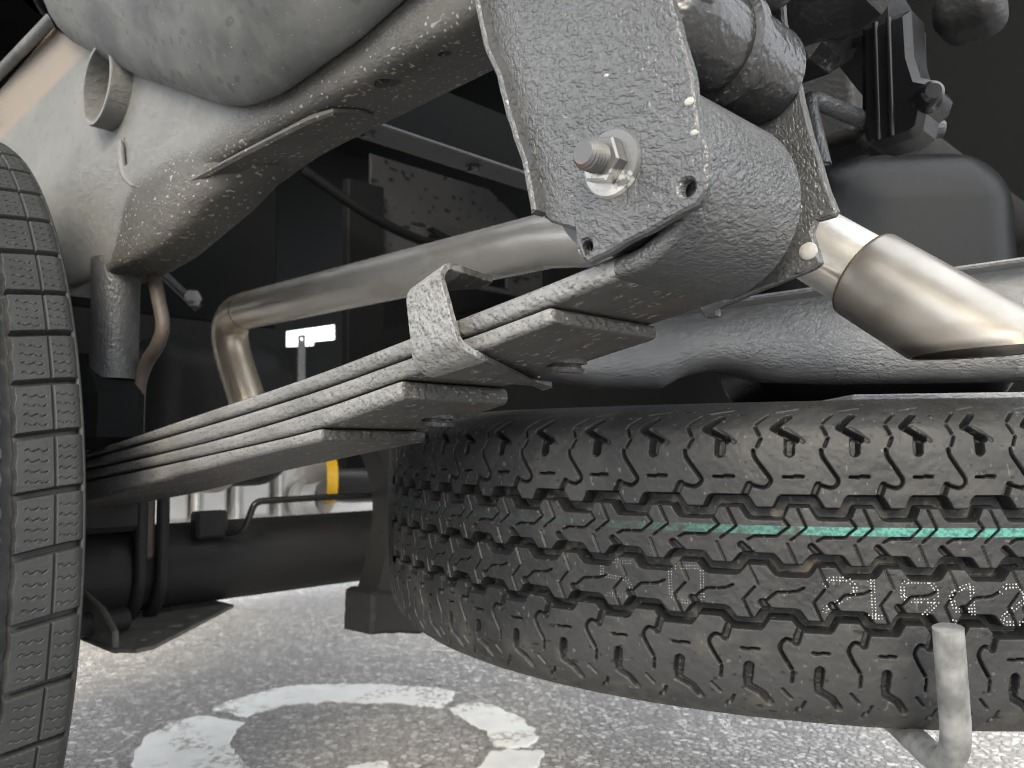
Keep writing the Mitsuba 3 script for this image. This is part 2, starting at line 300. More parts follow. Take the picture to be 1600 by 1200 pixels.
# ------------------------------------------------------------------ the ground and its marking
def sheet(x0, x1, y0, y1, z, n=2):
    xs, ys = np.linspace(x0, x1, n), np.linspace(y0, y1, n); X, Y = np.meshgrid(xs, ys); V = np.c_[X.ravel(), Y.ravel(), np.full(X.size, z)]
    i = np.arange(n * n).reshape(n, n); F = np.vstack([np.c_[i[:-1, :-1].ravel(), i[:-1, 1:].ravel(), i[1:, 1:].ravel()], np.c_[i[:-1, :-1].ravel(), i[1:, 1:].ravel(), i[1:, :-1].ravel()]])
    return tm(V, F)
obj('ground', sheet(-150, 150, -150, 150, 0.0, 3), 'asphalt', smooth=False); struct('ground', 'worn grey asphalt ground beneath the vehicle')
PATCH = [[(0.6914,1.4427),(0.7419,1.4686),(0.7945,1.4724),(0.8381,1.4795),(0.8834,1.4627),(0.929,1.4217),(0.9748,1.37),(1.0214,1.3),(1.0454,1.2526),(1.0522,1.2052),(1.0111,1.167),(0.9659,1.1447),(0.9499,1.1911),(0.9316,1.241),(0.8987,1.263),(0.8798,1.305),(0.8465,1.3364),(0.8178,1.3536),(0.7766,1.3704),(0.7375,1.3661),(0.7146,1.3563),(0.7048,1.3944)],
 [(0.9708,1.1308),(1.0029,1.1319),(1.0348,1.1166),(1.0413,1.0746),(1.0183,1.0052),(0.9938,0.9456),(0.9707,0.9136),(0.9327,0.9013),(0.9063,0.9157),(0.8938,0.9442),(0.9207,0.9688),(0.9352,0.9987),(0.943,1.0334),(0.9575,1.0729),(0.9644,1.105)],
 [(0.8762,0.9223),(0.9036,0.9063),(0.9159,0.8786),(0.9285,0.8647),(0.8981,0.8398),(0.8649,0.8303),(0.822,0.8252),(0.7702,0.8329),(0.7404,0.8496),(0.7997,0.8839),(0.8411,0.9022)],
 [(0.692,1.3295),(0.6913,1.356),(0.677,1.3849),(0.6589,1.4184),(0.6324,1.4214),(0.5994,1.4071),(0.5513,1.3771),(0.5191,1.3254),(0.4945,1.2729),(0.4718,1.2076),(0.4729,1.1252),(0.5582,1.048),(0.583,1.0862),(0.6036,1.1533),(0.6132,1.2014),(0.6286,1.2473),(0.6554,1.285)]]
FLECK = [(0.693,1.0275),(0.7256,1.0196),(0.7457,1.0012),(0.7306,0.9773),(0.6978,0.9441),(0.6686,0.976)]
def ragged(p, amp=0.006, seed=0):
    p = np.asarray(p, float); q = []
    for a, b in zip(p, np.roll(p, -1, 0)):
        n = max(1, int(np.linalg.norm(b - a) / 0.006)); q += [a + (b - a) * k / n for k in range(n)]
    q = np.array(q); return q + np.stack([meshkit.fbm(np.c_[q * 70, np.full(len(q), seed + k)], 2) - 0.5 for k in (0, 9)], 1) * 2 * amp
for k, p in enumerate(PATCH): obj('ring_marking__paint_patch', plate(ragged(p, 0.008, k), 0.003, 0.0005, axis='z', at=0.0), 'road_paint', smooth=40)
tag('ring_marking', 'broken ring of worn white paint on the asphalt below the spring', 'road marking')
obj('paint_fleck', plate(ragged(FLECK, 0.006, 20), 0.004, 0.0005, axis='z', at=0.0), 'road_paint', smooth=40); tag('paint_fleck', 'small white paint scrap inside the painted ring at the bottom edge', 'road marking')

# ------------------------------------------------------------------ tyres as fine height fields
def seg_depth(S, Tt, feats, P):
    """groove depth over the grid for polylines (pts, half width, depth), repeated every P along S (S already folded to 0..P)."""
    H = np.zeros_like(S)
    for pts, hw, dep in feats:
        pts = np.asarray(pts, float)
        for sh in (-2 * P, -P, 0, P, 2 * P):
            q = pts + [sh, 0]
            if q[:, 0].max() < -hw - 1 or q[:, 0].min() > P + hw + 1: continue
            t0, t1 = q[:, 1].min() - hw - 1, q[:, 1].max() + hw + 1
            cols = np.where((Tt[0] > t0) & (Tt[0] < t1))[0]
            if not len(cols): continue
            c = slice(cols[0], cols[-1] + 1); s, t = S[:, c], Tt[:, c]; d = np.full(s.shape, 9e9)
            for a, b in zip(q[:-1], q[1:]):
                e = b - a; L = (e @ e) + 1e-12; k = np.clip(((s - a[0]) * e[0] + (t - a[1]) * e[1]) / L, 0, 1)
                d = np.minimum(d, np.hypot(s - a[0] - k * e[0], t - a[1] - k * e[1]))
            x = np.clip((hw + 0.35 - d) / 0.7, 0, 1); H[:, c] = np.maximum(H[:, c], dep * x * x * (3 - 2 * x))
    return H
def smooth_line(pts, n=60):
    p = spline(np.asarray(pts, float), n); return p
# profile of the spare: (axial mm, radius mm), developed by its own length
SP = spline([(-66, 200), (-76, 216), (-86, 252), (-89, 285), (-87, 318), (-82, 341), (-75, 352), (-65, 357.8), (-45, 360.4), (0, 361), (45, 360.4), (62, 358.2), (70, 354), (76, 345), (80, 328), (82, 300), (81, 270), (74, 225), (62, 200)], 420)
def developed(prof):
    d = np.r_[0, np.cumsum(np.hypot(*np.diff(prof, axis=0).T))]; z = np.interp(0, prof[:, 0], d); return d - z
PW = 29.5
FEATS = [([(-4.5, 30.4), (8, 30.4), (11.5, 24), (22.3, 24), (25, 30.4)], 2.75, 11), ([(8.2, 32), (10.8, 38.4)], 1.3, 4.0),
         ([(-7.5, -3.8), (3.5, -3.8), (7.3, 1.4), (18.5, 1.4), (22, -3.8)], 2.6, 11), ([(6.5, 8.1), (10.7, 3.5)], 1.4, 4.0),
         ([(2, -30.7), (12.3, -30.7), (15.5, -25.2), (27.8, -25.2), (31.5, -30.7)], 2.5, 11), ([(14.4, -19.7), (17.8, -25)], 1.4, 4.0), ([(29.2, -32.5), (27.5, -38.3)], 1.4, 4.0),
         (smooth_line([(11.2, 38.4), (17.0, 37), (19.9, 40.2), (17.6, 45), (13.6, 51.9), (12.9, 55.6)]), 0.55, 4), ([(14.6, 57.5), (16.3, 61.5)], 0.5, 3), ([(15.6, 63.5), (13.9, 68)], 0.5, 3), ([(14.5, 70), (19.4, 76)], 0.5, 2.5),
         ([(-1.2, 74.5), (-7.6, 67.2), (1.8, 60.8)], 1.3, 7), ([(-1.0, 61.0), (-1.4, 54.5)], 1.9, 8), ([(-2.5, 67.0), (5.0, 60.0)], 0.8, 1.0),
         ([(-4.2, 42.3), (-0.5, 42.1)], 0.45, 4), ([(0.4, 42.6), (4.2, 42.4)], 0.45, 4), ([(-6, 79), (4, 83)], 0.5, 1.5),
         ([(0.9, 26.7), (4.6, 17.4), (0.2, 13.4)], 0.32, 3), ([(-0.7, 12.6), (-2.3, 11.2)], 0.32, 3), ([(-3.9, 9.3), (-0.3, -1.1)], 0.28, 2),
         ([(9.2, 10.9), (12.0, 12.6), (15.6, 12.8)], 0.35, 3), ([(16.8, 12.8), (21.4, 12.9), (26.7, 17.8), (24.2, 21.6)], 0.35, 3),
         ([(9, -1.1), (12.9, -10.9)], 0.28, 2), ([(11.4, -12.5), (6.4, -18.9), (10, -28.4)], 0.32, 3), ([(14, -20.8), (20.3, -14.6), (24.2, -14.2)], 0.35, 3), ([(25.4, -14.2), (28.8, -13.6), (31.7, -12.0)], 0.35, 3),
         (smooth_line([(27.2, -38.2), (23.2, -37.2), (20.8, -41), (22.2, -45.5), (25.2, -51.4)]), 0.55, 4), ([(25.6, -53), (25.4, -55)], 0.5, 3), ([(25.3, -56), (25.0, -58.2)], 0.5, 3),
         ([(4.9, -43), (8.2, -43.2)], 0.4, 4), ([(8.8, -42.7), (12.1, -43)], 0.4, 4), ([(7.7, -51.5), (6.9, -57.5)], 1.9, 5.5), ([(6.6, -57), (7.0, -61.5), (12.5, -65), (15.5, -70)], 1.6, 3.5),
         ([(21, -62), (24.5, -66.5)], 0.5, 2), ([(0.5, -68), (-1.5, -73)], 0.6, 2), ([(27, -72), (25.5, -76)], 0.6, 1.5)]
DASH = np.array([-133.0, -106.2, -76.9, -47.1, -13.1, 22.2, 57.6, 91.4, 126.8, 161.0, 191.7, 220.7, 248.9])   # where the short upper slits sit (mm along the tread)
def warp(s):
    lo = DASH[0] + np.arange(-12, 0) * 29.0; hi = DASH[-1] + np.arange(1, 40) * 29.5
    x = np.r_[lo, DASH, hi]; return np.interp(s, x, np.arange(len(x)) - 12.0)
SC, SZ, STA, STB = np.array([0.7166, 0.3559]), 0.43 - 0.0424, 0.0196, 0.025
def spare_place(phi, r, z):
    cx, sy = np.cos(phi), np.sin(phi)
    return np.stack([SC[0] + r * cx, SC[1] + r * sy, SZ + z + r * (STA * cx + STB * sy)], -1)
def spare_tread():
    dv = developed(SP); step = 0.5
    t = np.r_[np.arange(-90, 86.01, step)]
    pz, pr = np.interp(t, dv, SP[:, 0]), np.interp(t, dv, SP[:, 1])
    s = np.arange(-190, 430.1, step); phi = (s + 1141) / 361.0
    S, Tt = np.meshgrid(s, t, indexing='ij'); u = warp(S); loc = (u - np.floor(u)) * PW
    H = seg_depth(loc, Tt, FEATS, PW)
    lumps = (meshkit.fbm(np.stack([S * 0.12, Tt * 0.12, 0 * S], -1), 3) - 0.5) * 0.5
    tang = np.gradient(np.c_[pz, pr], axis=0); tang /= np.linalg.norm(tang, axis=1, keepdims=True); nz, nr = -tang[:, 1], tang[:, 0]
    off = (-H + lumps) / 1000
    Z = pz[None] / 1000 + nz[None] * off; Rr = pr[None] / 1000 + nr[None] * off
    P = spare_place(phi[:, None] + 0 * Z, Rr, Z)
    n, m = S.shape; i = np.arange(n * m).reshape(n, m)
    F = np.vstack([np.c_[i[:-1, :-1].ravel(), i[1:, :-1].ravel(), i[1:, 1:].ravel()], np.c_[i[:-1, :-1].ravel(), i[1:, 1:].ravel(), i[:-1, 1:].ravel()]])
    return tm(P.reshape(-1, 3), F), np.c_[H.ravel(), Tt.ravel()], (s[0], s[-1])
tread, tuv, (s_lo, s_hi) = spare_tread()
if (tread.face_normals[:50] * (tread.triangles_center[:50] - np.array([SC[0], SC[1], SZ]))).sum() < 0: tread.faces = tread.faces[:, ::-1]
obj('spare_wheel__tread', tread, 'spare_rubber', smooth=True, uv=tuv)
def revolve_grid(prof, a, place):
    n, m = len(a), len(prof); P = place(a[:, None] + 0 * prof[None, :, 0], (0 * a[:, None] + prof[None, :, 1]) / 1000, (0 * a[:, None] + prof[None, :, 0]) / 1000)
    i = np.arange(n * m).reshape(n, m)
    F = np.vstack([np.c_[i[:-1, :-1].ravel(), i[1:, :-1].ravel(), i[1:, 1:].ravel()], np.c_[i[:-1, :-1].ravel(), i[1:, 1:].ravel(), i[:-1, 1:].ravel()]])
    return tm(P.reshape(-1, 3), F)
dv = developed(SP); a0, a1 = (s_lo + 1141) / 361, (s_hi + 1141) / 361
rest = revolve_grid(SP[::3], np.linspace(a1, a0 + 2 * math.pi, 150), spare_place)
side_a = revolve_grid(SP[dv <= -89.4], np.linspace(a0, a1, 160), spare_place); side_b = revolve_grid(SP[dv >= 85.4], np.linspace(a0, a1, 160), spare_place)
carc = join(rest, side_a, side_b); prof_t = np.r_[np.tile(dv[::3], 150), np.tile(dv[dv <= -89.4], 160), np.tile(dv[dv >= 85.4], 160)]
obj('spare_wheel__sidewall', carc, 'spare_rubber', smooth=True, uv=np.c_[0 * prof_t, prof_t])
rim = [(-66, 200), (-62, 190), (-40, 182), (30, 176), (34, 120), (40, 60), (40, 5)]
obj('spare_wheel__rim', revolve_grid(np.array(rim, float), np.linspace(0, 2 * math.pi, 64), spare_place), 'chassis_black', smooth=40)
# dotted numbers printed on the tread
def dot_rows():
    out = []
    W, Hh = 14.0, 18.0
    G = {'5': [[(1, 1), (0, 1), (0, .55), (.85, .5), (1, .3), (1, .08)], [(.1, 0), (.7, 0)]],
         '0': [[(.18, .95), (.9, 1.0)], [(0, .9), (0, .15), (.2, 0)], [(.98, .9), (.98, .05)], [(.35, 0), (.9, 0)]],
         '2': [[(.05, .78), (.25, .96), (.75, .96), (.95, .78), (.95, .6), (.05, .15), (0, 0)], [(.2, 0), (1, 0)]],
         '1': [[(.5, 0), (.5, 1), (.25, .85)], [(.1, 0), (.9, 0)]],
         '9': [[(0, .6), (0, .88), (.15, 1), (.85, 1), (1, .8), (1, .45), (.5, .05), (.3, 0)], [(0, .6), (.15, .5), (.95, .5)]],
         '4': [[(.9, 0), (.9, 1), (.55, .95), (0, .75), (.15, .35), (.9, .35)], [(0, .05), (.45, 0)]]}
    for ch, s0, w, top, h in (('5', 58.5, 17, -4.0, 18), ('0', 97.5, 17, -4.0, 18), ('2', 172, 15.5, -6, 18), ('1', 190, 9.5, -6.2, 18), ('9', 208, 15, -7, 18), ('4', 229.5, 10.5, -8.4, 18), ('2', 251.5, 12, -8, 18)):
        for line in G[ch]:
            p = np.array(line, float) * [w, h] + [s0, top - h]
            L = np.r_[0, np.cumsum(np.hypot(*np.diff(p, axis=0).T))]
            for side in (-0.75, 0.75):
                for d in np.arange(0, L[-1] + 0.1, 1.45):
                    c = np.array([np.interp(d, L, p[:, 0]), np.interp(d, L, p[:, 1])]); e = np.array([np.interp(min(d + .3, L[-1]), L, p[:, 0]), np.interp(min(d + .3, L[-1]), L, p[:, 1])]) - np.array([np.interp(max(d - .3, 0), L, p[:, 0]), np.interp(max(d - .3, 0), L, p[:, 1])])
                    e /= np.linalg.norm(e) + 1e-9; out.append(c + side * np.array([-e[1], e[0]]))
    return np.array(out)
D = dot_rows(); u = warp(D[:, 0])
dd = np.array([seg_depth(((a - math.floor(a)) * PW) * np.ones((1, 1)), t * np.ones((1, 1)), FEATS, PW)[0, 0] for a, t in zip(u, D[:, 1])])
fadeout = np.where(D[:, 0] < 130, 0.62, 1.0)
D = D[(dd < 0.3) & (rng.random(len(D)) < 0.95)]; dv_r = np.interp(D[:, 1], dv, SP[:, 1]); ang = np.arange(8) * math.pi / 4
VV, FF = [], []
for k, ((s, t), r) in enumerate(zip(D, dv_r)):
    rad = rng.uniform(0.22, 0.44) * (0.72 if s < 130 else 1.0); pts = np.vstack([[s, t], np.c_[s + rad * np.cos(ang), t + rad * np.sin(ang)]])
    VV.append(spare_place((pts[:, 0] + 1141) / 361, np.full(9, (r + 0.34) / 1000), pts[:, 1] / 1000)); FF += [[9 * k, 9 * k + 1 + j, 9 * k + 1 + (j + 1) % 8] for j in range(8)]
obj('spare_wheel__printed_number', tm(np.vstack(VV), FF), 'print_white', smooth=False)
labels['spare_wheel__printed_number'] = {'label': 'white dotted numbers printed across the tread', 'kind': 'stuff'}
tag('spare_wheel', 'spare wheel lying flat with unused black tread, green stripe and white dotted numbers', 'spare wheel')

# the road wheel at the left
WC = np.array([0.9564, 0.373]); WR = 370.0; XE = 193.6
def wheel_feats():
    f = []
    P = 38.5
    wav = lambda x0, x1, s, k=0.7: np.c_[s + k * np.sin(np.linspace(0, 4.2 * math.pi, 22)), np.linspace(x0, x1, 22)]
    f.append(([(0, 152), (4, 176), (7, 200)], 2.1, 6))                       # grooves between the shoulder blocks
    for q in (8.5, 15.5, 22.5, 29.5):
        f.append((wav(158.5, 171.5, q + 1.0), 0.14, 2.2)); f.append((wav(178.5, 189.5, q + 3.6), 0.12, 2.0))
    f.append(([(-5, 148.8), (6, 148.8), (12, 149.6), (20, 148.4), (28, 149.8), (45, 148.8)], 3.6, 8.0))  # wide groove
    f.append(([(-5, 176), (45, 176)], 0.5, 2.2))
    f.append(([(16, 98), (19, 122), (23, 150)], 1.8, 5.5)); f.append(([(-5, 93), (45, 93)], 3.8, 8.0)); f.append(([(-5, 119), (45, 119)], 0.5, 2.2))
    for q in (3, 10, 28.5, 35.5):
        f.append((wav(101, 115, q), 0.4, 1.6)); f.append((wav(123, 140, q + 2), 0.4, 1.6))
    f.append(([(0, 52), (6, 90)], 1.8, 5.5)); f.append(([(-5, 46), (45, 46)], 3.8, 8.0)); f.append(([(16, -12), (24, 44)], 1.8, 5.5))
    return f, P
def wheel_tread():
    f, P = wheel_feats(); s = np.arange(-330, 480, 0.62); t = np.r_[np.arange(-8, 120, 1.3), np.arange(120, 197.8, 0.5)]
    S, X = np.meshgrid(s, t, indexing='ij')
    knots = [-119.2 - 38 * k for k in range(7, 0, -1)] + [-119.2, -78.2, -35.4, 8.3, 44.9, 82.8, 118.5, 155.1, 188.4, 226.4, 263.7, 301.3] + [301.3 + 38 * k for k in range(1, 7)]
    u = np.interp(S, knots, np.arange(len(knots))); loc = ((u - np.floor(u)) * P + 7) % P
    H = seg_depth(loc, X, f, P)
    crown = -0.9 * ((X - 95) / 98) ** 2 - 7.5 * np.clip((X - 186.5) / 11.5, 0, 1.2) ** 2.2
    jit = (meshkit.noise(np.stack([np.floor(u) * 3.7, ((X > 176) * 1.0 + (X > 149)) * 1.3, 0 * S], -1)) - 0.5) * 0.8
    r = (WR + 0.6 - H + crown + jit * (X > 153)) / 1000; x = np.minimum(X, XE + 1.2 * (X > 196) + 9) / 1000
    x = np.where(X > 193, (193 + (X - 193) * 0.25 + 0.8 * (meshkit.noise(np.stack([S * 0.25, X * 0, X * 0], -1)) - 0.5)) / 1000, x)
    a = S / WR
    Pp = np.stack([x, WC[0] - r * np.cos(a), WC[1] + r * np.sin(a)], -1); n, m = S.shape; i = np.arange(n * m).reshape(n, m)
    F = np.vstack([np.c_[i[:-1, :-1].ravel(), i[1:, :-1].ravel(), i[1:, 1:].ravel()], np.c_[i[:-1, :-1].ravel(), i[1:, 1:].ravel(), i[:-1, 1:].ravel()]])
    mm = tm(Pp.reshape(-1, 3), F)
    if (mm.face_normals[::5000] * (mm.triangles_center[::5000] - [0.09, WC[0], WC[1]])).sum() < 0: mm.faces = mm.faces[:, ::-1]
    return mm, np.c_[H.ravel(), X.ravel()]
wt, wuv = wheel_tread(); obj('road_wheel__tread', wt, 'wheel_rubber', smooth=True, uv=wuv)
def wheel_place(a, r, x): return np.stack([x, WC[0] - r * np.cos(a), WC[1] + r * np.sin(a)], -1)
WP = spline([(20, 205), (8, 215), (-14, 250), (-19, 285), (-16, 320), (-9, 350), (-6, 366), (-2, 369.3), (95, 371), (187, 368), (192, 362), (200, 340), (207, 300), (205, 255), (190, 215), (176, 205)], 120)
b0, b1 = -330 / WR, 479.5 / WR
side = WP[(WP[:, 0] > 185) & (np.arange(len(WP)) > 60)]
wm = join(revolve_grid(WP, np.linspace(b1, b0 + 2 * math.pi, 90), wheel_place), revolve_grid(WP[WP[:, 0] < -1][:40], np.linspace(b0, b1, 90), wheel_place), revolve_grid(np.vstack([[192.4, 363.0], side[1:]]), np.linspace(b0, b1, 120), wheel_place))
obj('road_wheel__sidewall', wm, 'wheel_rubber', smooth=True, uv=np.zeros((len(wm.vertices), 2)))
obj('road_wheel__rim', revolve_grid(np.array([(178, 205), (170, 195), (150, 190), (60, 186), (55, 90), (50, 5)], float), np.linspace(0, 2 * math.pi, 64), wheel_place), 'chassis_black', smooth=40)
tag('road_wheel', 'upright road wheel with blocky siped winter tread at the left edge', 'wheel')

# ------------------------------------------------------------------ the leaf spring
LY = np.array([0.20, 0.2385, 0.2966, 0.3363, 0.4205, 0.5596, 0.7984, 0.95, 1.10])
TOP1 = np.array([0.5135, 0.5078, 0.5000, 0.4948, 0.4839, 0.4693, 0.4453, 0.434, 0.434])
B1 = np.array([0.5028, 0.4968, 0.4890, 0.4842, 0.4735, 0.4592, 0.4379, 0.4266, 0.4266])
B2 = np.array([0.4925, 0.4885, 0.4795, 0.4741, 0.4625, 0.4470, 0.4276, 0.4164, 0.4164])
B3 = np.array([0.4765, 0.4745, 0.4680, 0.4630, 0.4506, 0.4377, 0.4179, 0.4060, 0.4060])
B4 = np.array([0.4600, 0.4570, 0.4520, 0.4490, 0.4423, 0.4277, 0.3992, 0.3880, 0.3880])
from scipy.interpolate import PchipInterpolator
fz = [PchipInterpolator(LY, q) for q in (TOP1, B1, B2, B3, B4)]
X0, X1 = 0.265, 0.345
def leaf(k, y0, y1=1.10, n=70):
    ys = np.r_[y0, y0 + 0.0008, y0 + 0.002, np.linspace(y0 + 0.004, y1, n)]
    V, m = [], 20
    for j, y in enumerate(ys):
        zt, zb = float(fz[k](y)) - 0.0006, float(fz[k + 1](y)) + 0.0002
        sh = (0.0012, 0.0005, 0.0001)[j] if j < 3 else 0.0
        h, c = (zt - zb) / 2 - sh, (zt + zb) / 2; r = min(h * 0.72, 0.004)
        q = []
        for (sx, sz) in ((1, 1), (-1, 1), (-1, -1), (1, -1)):
            a0_ = {(1, 1): 0, (-1, 1): 90, (-1, -1): 180, (1, -1): 270}[(sx, sz)]
            for a in np.radians(np.linspace(a0_, a0_ + 90, 5)):
                q.append([(X0 + X1) / 2 + sx * ((X1 - X0) / 2 - r - sh) + r * math.cos(a), y, c + sz * (h - r) + r * math.sin(a)])
        V += q
    F = [quads(np.arange(m) + j * m, np.arange(m) + (j + 1) * m) for j in range(len(ys) - 1)]
    for j in (0, len(ys) - 1): F.append(np.c_[np.full(m - 2, j * m), j * m + np.arange(1, m - 1), j * m + np.arange(2, m)])
    return fix(tm(np.vstack(V), np.vstack(F)))
EC = np.array([0.2012, 0.5448]); ER = 0.0420
def main_leaf():
    outer, inner = [], []
    for y in np.linspace(1.10, 0.2012 + 0.002, 80): outer.append([y, float(fz[1](y)) + 0.0002]); inner.append([y, float(fz[0](y)) - 0.0006])
    for a in np.radians(np.linspace(-90, -345, 52)):
        outer.append([EC[0] + ER * math.cos(a), EC[1] + ER * math.sin(a)]); inner.append([EC[0] + (ER - 0.0095) * math.cos(a), EC[1] + (ER - 0.0095) * math.sin(a)])
    o, i = np.array(outer), np.array(inner); n = len(o); r = 0.0032; V = []
    for k in range(n):
        d = i[k] - o[k]; q = []
        for side, sg in ((X0, 1), (X1, -1)):
            for a in (0, 30, 60, 90):
                pass
        sec = [(X0, 0.32), (X0 + 0.0008, 0.14), (X0 + 0.0028, 0.0), (X1 - 0.0028, 0.0), (X1 - 0.0008, 0.14), (X1, 0.32), (X1, 0.68), (X1 - 0.0008, 0.86), (X1 - 0.0028, 1.0), (X0 + 0.0028, 1.0), (X0 + 0.0008, 0.86), (X0, 0.68)]
        V += [[x, *(o[k] + d * f)] for x, f in sec]
    m = 12; F = [quads(np.arange(m) + j * m, np.arange(m) + (j + 1) * m) for j in range(n - 1)]
    for j in (0, n - 1): F.append(np.c_[np.full(m - 2, j * m), j * m + np.arange(1, m - 1), j * m + np.arange(2, m)])
    return fix(tm(np.vstack(V), np.vstack(F)))
ML = main_leaf(); fc = ML.triangles_center
eye = np.hypot(fc[:, 1] - EC[0], fc[:, 2] - EC[1]) < ER + 0.004
eye &= (fc[:, 1] < 0.206) | (fc[:, 2] > 0.522)
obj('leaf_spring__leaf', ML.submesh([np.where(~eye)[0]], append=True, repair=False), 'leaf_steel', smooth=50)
obj('leaf_spring__spring_eye', ML.submesh([np.where(eye)[0]], append=True, repair=False), 'undercoat', smooth=50)
labels['leaf_spring__spring_eye'] = {'label': 'rolled eye of the top leaf, smooth glossy grey'}
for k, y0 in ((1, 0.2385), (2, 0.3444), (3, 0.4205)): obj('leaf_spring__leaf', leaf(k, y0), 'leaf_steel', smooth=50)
obj('leaf_spring__bush', lathe([(0, 1e-5), (0, 0.032), (0.104, 0.032), (0.104, 1e-5)], (0.2635, EC[0], EC[1]), (1, 0, 0), 40), 'rubber_black')
def ring_nut(x, y, z, r, h):
    return lathe([(0, r * 1.02), (-h * 0.45, r * 1.0), (-h * 0.5, r * 0.72), (-h * 0.7, r * 0.78), (-h * 0.72, r * 0.92), (-h, r * 0.86), (-h, r * 0.50), (0, r * 0.46), (0, 1e-5)], (x, y, z), (0, -0.1, 1), 24)
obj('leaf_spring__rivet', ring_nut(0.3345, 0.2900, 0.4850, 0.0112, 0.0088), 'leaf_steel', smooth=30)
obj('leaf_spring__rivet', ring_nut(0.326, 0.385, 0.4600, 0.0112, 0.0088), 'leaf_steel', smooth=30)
def clip_mesh():
    # strap path in (x, z) at y = 0.31, swept with its width along the leaf; z leans with the leaf
    path = np.array(fillet([(0.356, 0, 0.4742), (0.2605, 0, 0.4750), (0.2548, 0, 0.4815), (0.2548, 0, 0.516), (0.259, 0, 0.5205), (0.288, 0, 0.5175)], 0.0065, 9))
    n = len(path); d = np.gradient(path, axis=0); d /= np.linalg.norm(d, axis=1, keepdims=True); nn = np.c_[d[:, 2], 0 * d[:, 0], -d[:, 0]]
    V = []; L = np.r_[0, np.cumsum(np.linalg.norm(np.diff(path, axis=0), axis=1))]
    for k in range(n):
        p = path[k]; up = np.clip((p[2] - 0.476) / 0.036, 0, 1)
        ya, yb = 0.2795 + 0.0185 * up ** 0.6 + max(0, p[0] - 0.258) * 0.28 * (p[2] < 0.49), 0.3185 + 0.0055 * up + max(0, p[0] - 0.258) * 0.22 * (p[2] < 0.49)
        if L[k] < 0.02: sh = (1 - math.sqrt(max(0, 1 - (1 - L[k] / 0.02) ** 2))) * 0.02; ya += sh; yb -= sh
        if L[k] > L[-1] - 0.026 and p[2] > 0.5: sh = (L[k] - L[-1] + 0.026) / 0.026; yb -= 0.020 * sh
        lean = lambda y: -(0.12 + 0.18 * up) * (y - 0.31)
        for (y, t) in ((ya, 0.0006), (ya + 0.0007, 0), (yb - 0.0007, 0), (yb, 0.0006), (yb, 0.0034), (yb - 0.0007, 0.004), (ya + 0.0007, 0.004), (ya, 0.0034)):
            q = p - nn[k] * (t - 0.002); V.append([q[0], y, q[2] + lean(y)])
    m = 8; F = [quads(np.arange(m) + j * m, np.arange(m) + (j + 1) * m) for j in range(n - 1)]
    for j in (0, n - 1): F.append(np.c_[np.full(m - 2, j * m), j * m + np.arange(1, m - 1), j * m + np.arange(2, m)])
    return fix(tm(np.array(V), np.vstack(F)))
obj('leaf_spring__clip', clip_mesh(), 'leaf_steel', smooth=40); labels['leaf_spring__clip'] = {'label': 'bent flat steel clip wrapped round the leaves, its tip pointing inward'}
tag('leaf_spring', 'stack of four grey steel spring leaves running down to the left', 'leaf spring')

# ------------------------------------------------------------------ hanger with its bolt
NP = [(0.285, 0.76), (0.281, 0.70), (0.2699, 0.6465), (0.2627, 0.617), (0.2546, 0.6005), (0.249, 0.5807), (0.2398, 0.5576), (0.2347, 0.5336), (0.231, 0.5305), (0.2175, 0.5238), (0.2149, 0.5131), (0.2116, 0.5093), (0.2056, 0.5101), (0.1585, 0.5215), (0.1550, 0.5257), (0.1537, 0.540), (0.1552, 0.545), (0.1565, 0.5455), (0.1598, 0.5731), (0.167, 0.6035), (0.1745, 0.64), (0.185, 0.70), (0.19, 0.76)]
def waver(p, amp, seed):
    p = np.asarray(p, float); q = []
    for a, b in zip(p, np.roll(p, -1, 0)):
        n = max(1, int(np.linalg.norm(b - a) / 0.004)); q += [a + (b - a) * k / n for k in range(n)]
    q = np.array(q); return q + (np.stack([meshkit.noise(np.c_[q * 160, np.full(len(q), seed + k)]) for k in (0, 9)], 1) - 0.5) * 2 * amp
obj('spring_hanger__near_plate', plate(waver(NP, 0.0006, 1), 0.0055, 0.0011, [circ((0.1629, 0.5285), 0.0034, 20), circ((0.2113, 0.5157), 0.0030, 20)], 'x', 0.2570), 'undercoat', smooth=40)
lipL = [(0.2815, 0.76), (0.2783, 0.70), (0.2672, 0.6465), (0.2600, 0.617), (0.2518, 0.6005), (0.2462, 0.5807), (0.2370, 0.5576), (0.2322, 0.5345)]
lipO = [(0.2848, 0.76), (0.2813, 0.70), (0.2702, 0.6465), (0.2630, 0.617), (0.2549, 0.6005), (0.2493, 0.5807), (0.2401, 0.5576), (0.2350, 0.5332)]
obj('spring_hanger__lip', plate(waver(lipL + lipO[::-1], 0.0004, 4), 0.0085, 0.0009, (), 'x', 0.2498), 'undercoat', smooth=40)
FP = [(0.262, 0.74), (0.176, 0.74), (0.1717, 0.6359), (0.168, 0.614), (0.1619, 0.5797), (0.1545, 0.548), (0.1515, 0.5383), (0.1530, 0.5363), (0.161, 0.536), (0.1632, 0.531), (0.1596, 0.5165), (0.1625, 0.5145), (0.2134, 0.5033), (0.2134, 0.4995), (0.2200, 0.4990), (0.226, 0.508), (0.240, 0.56), (0.258, 0.62)]
obj('spring_hanger__far_plate', plate(waver(FP, 0.0003, 7), 0.005, 0.001, (), 'x', 0.3595), 'undercoat', smooth=40)
obj('spring_hanger__gusset', box((0.2627, 0.205, 0.655), (0.3593, 0.262, 0.72), 0.006), 'chassis_black')
chip = trimesh.creation.icosphere(2); chip.vertices = chip.vertices * [0.0016, 0.0044, 0.0042]; chip.apply_translation([0.3592, 0.1650, 0.5225])
obj('spring_hanger__white_fleck', rough_up(chip, 0.0004, 500), 'paint_chip', smooth=True)
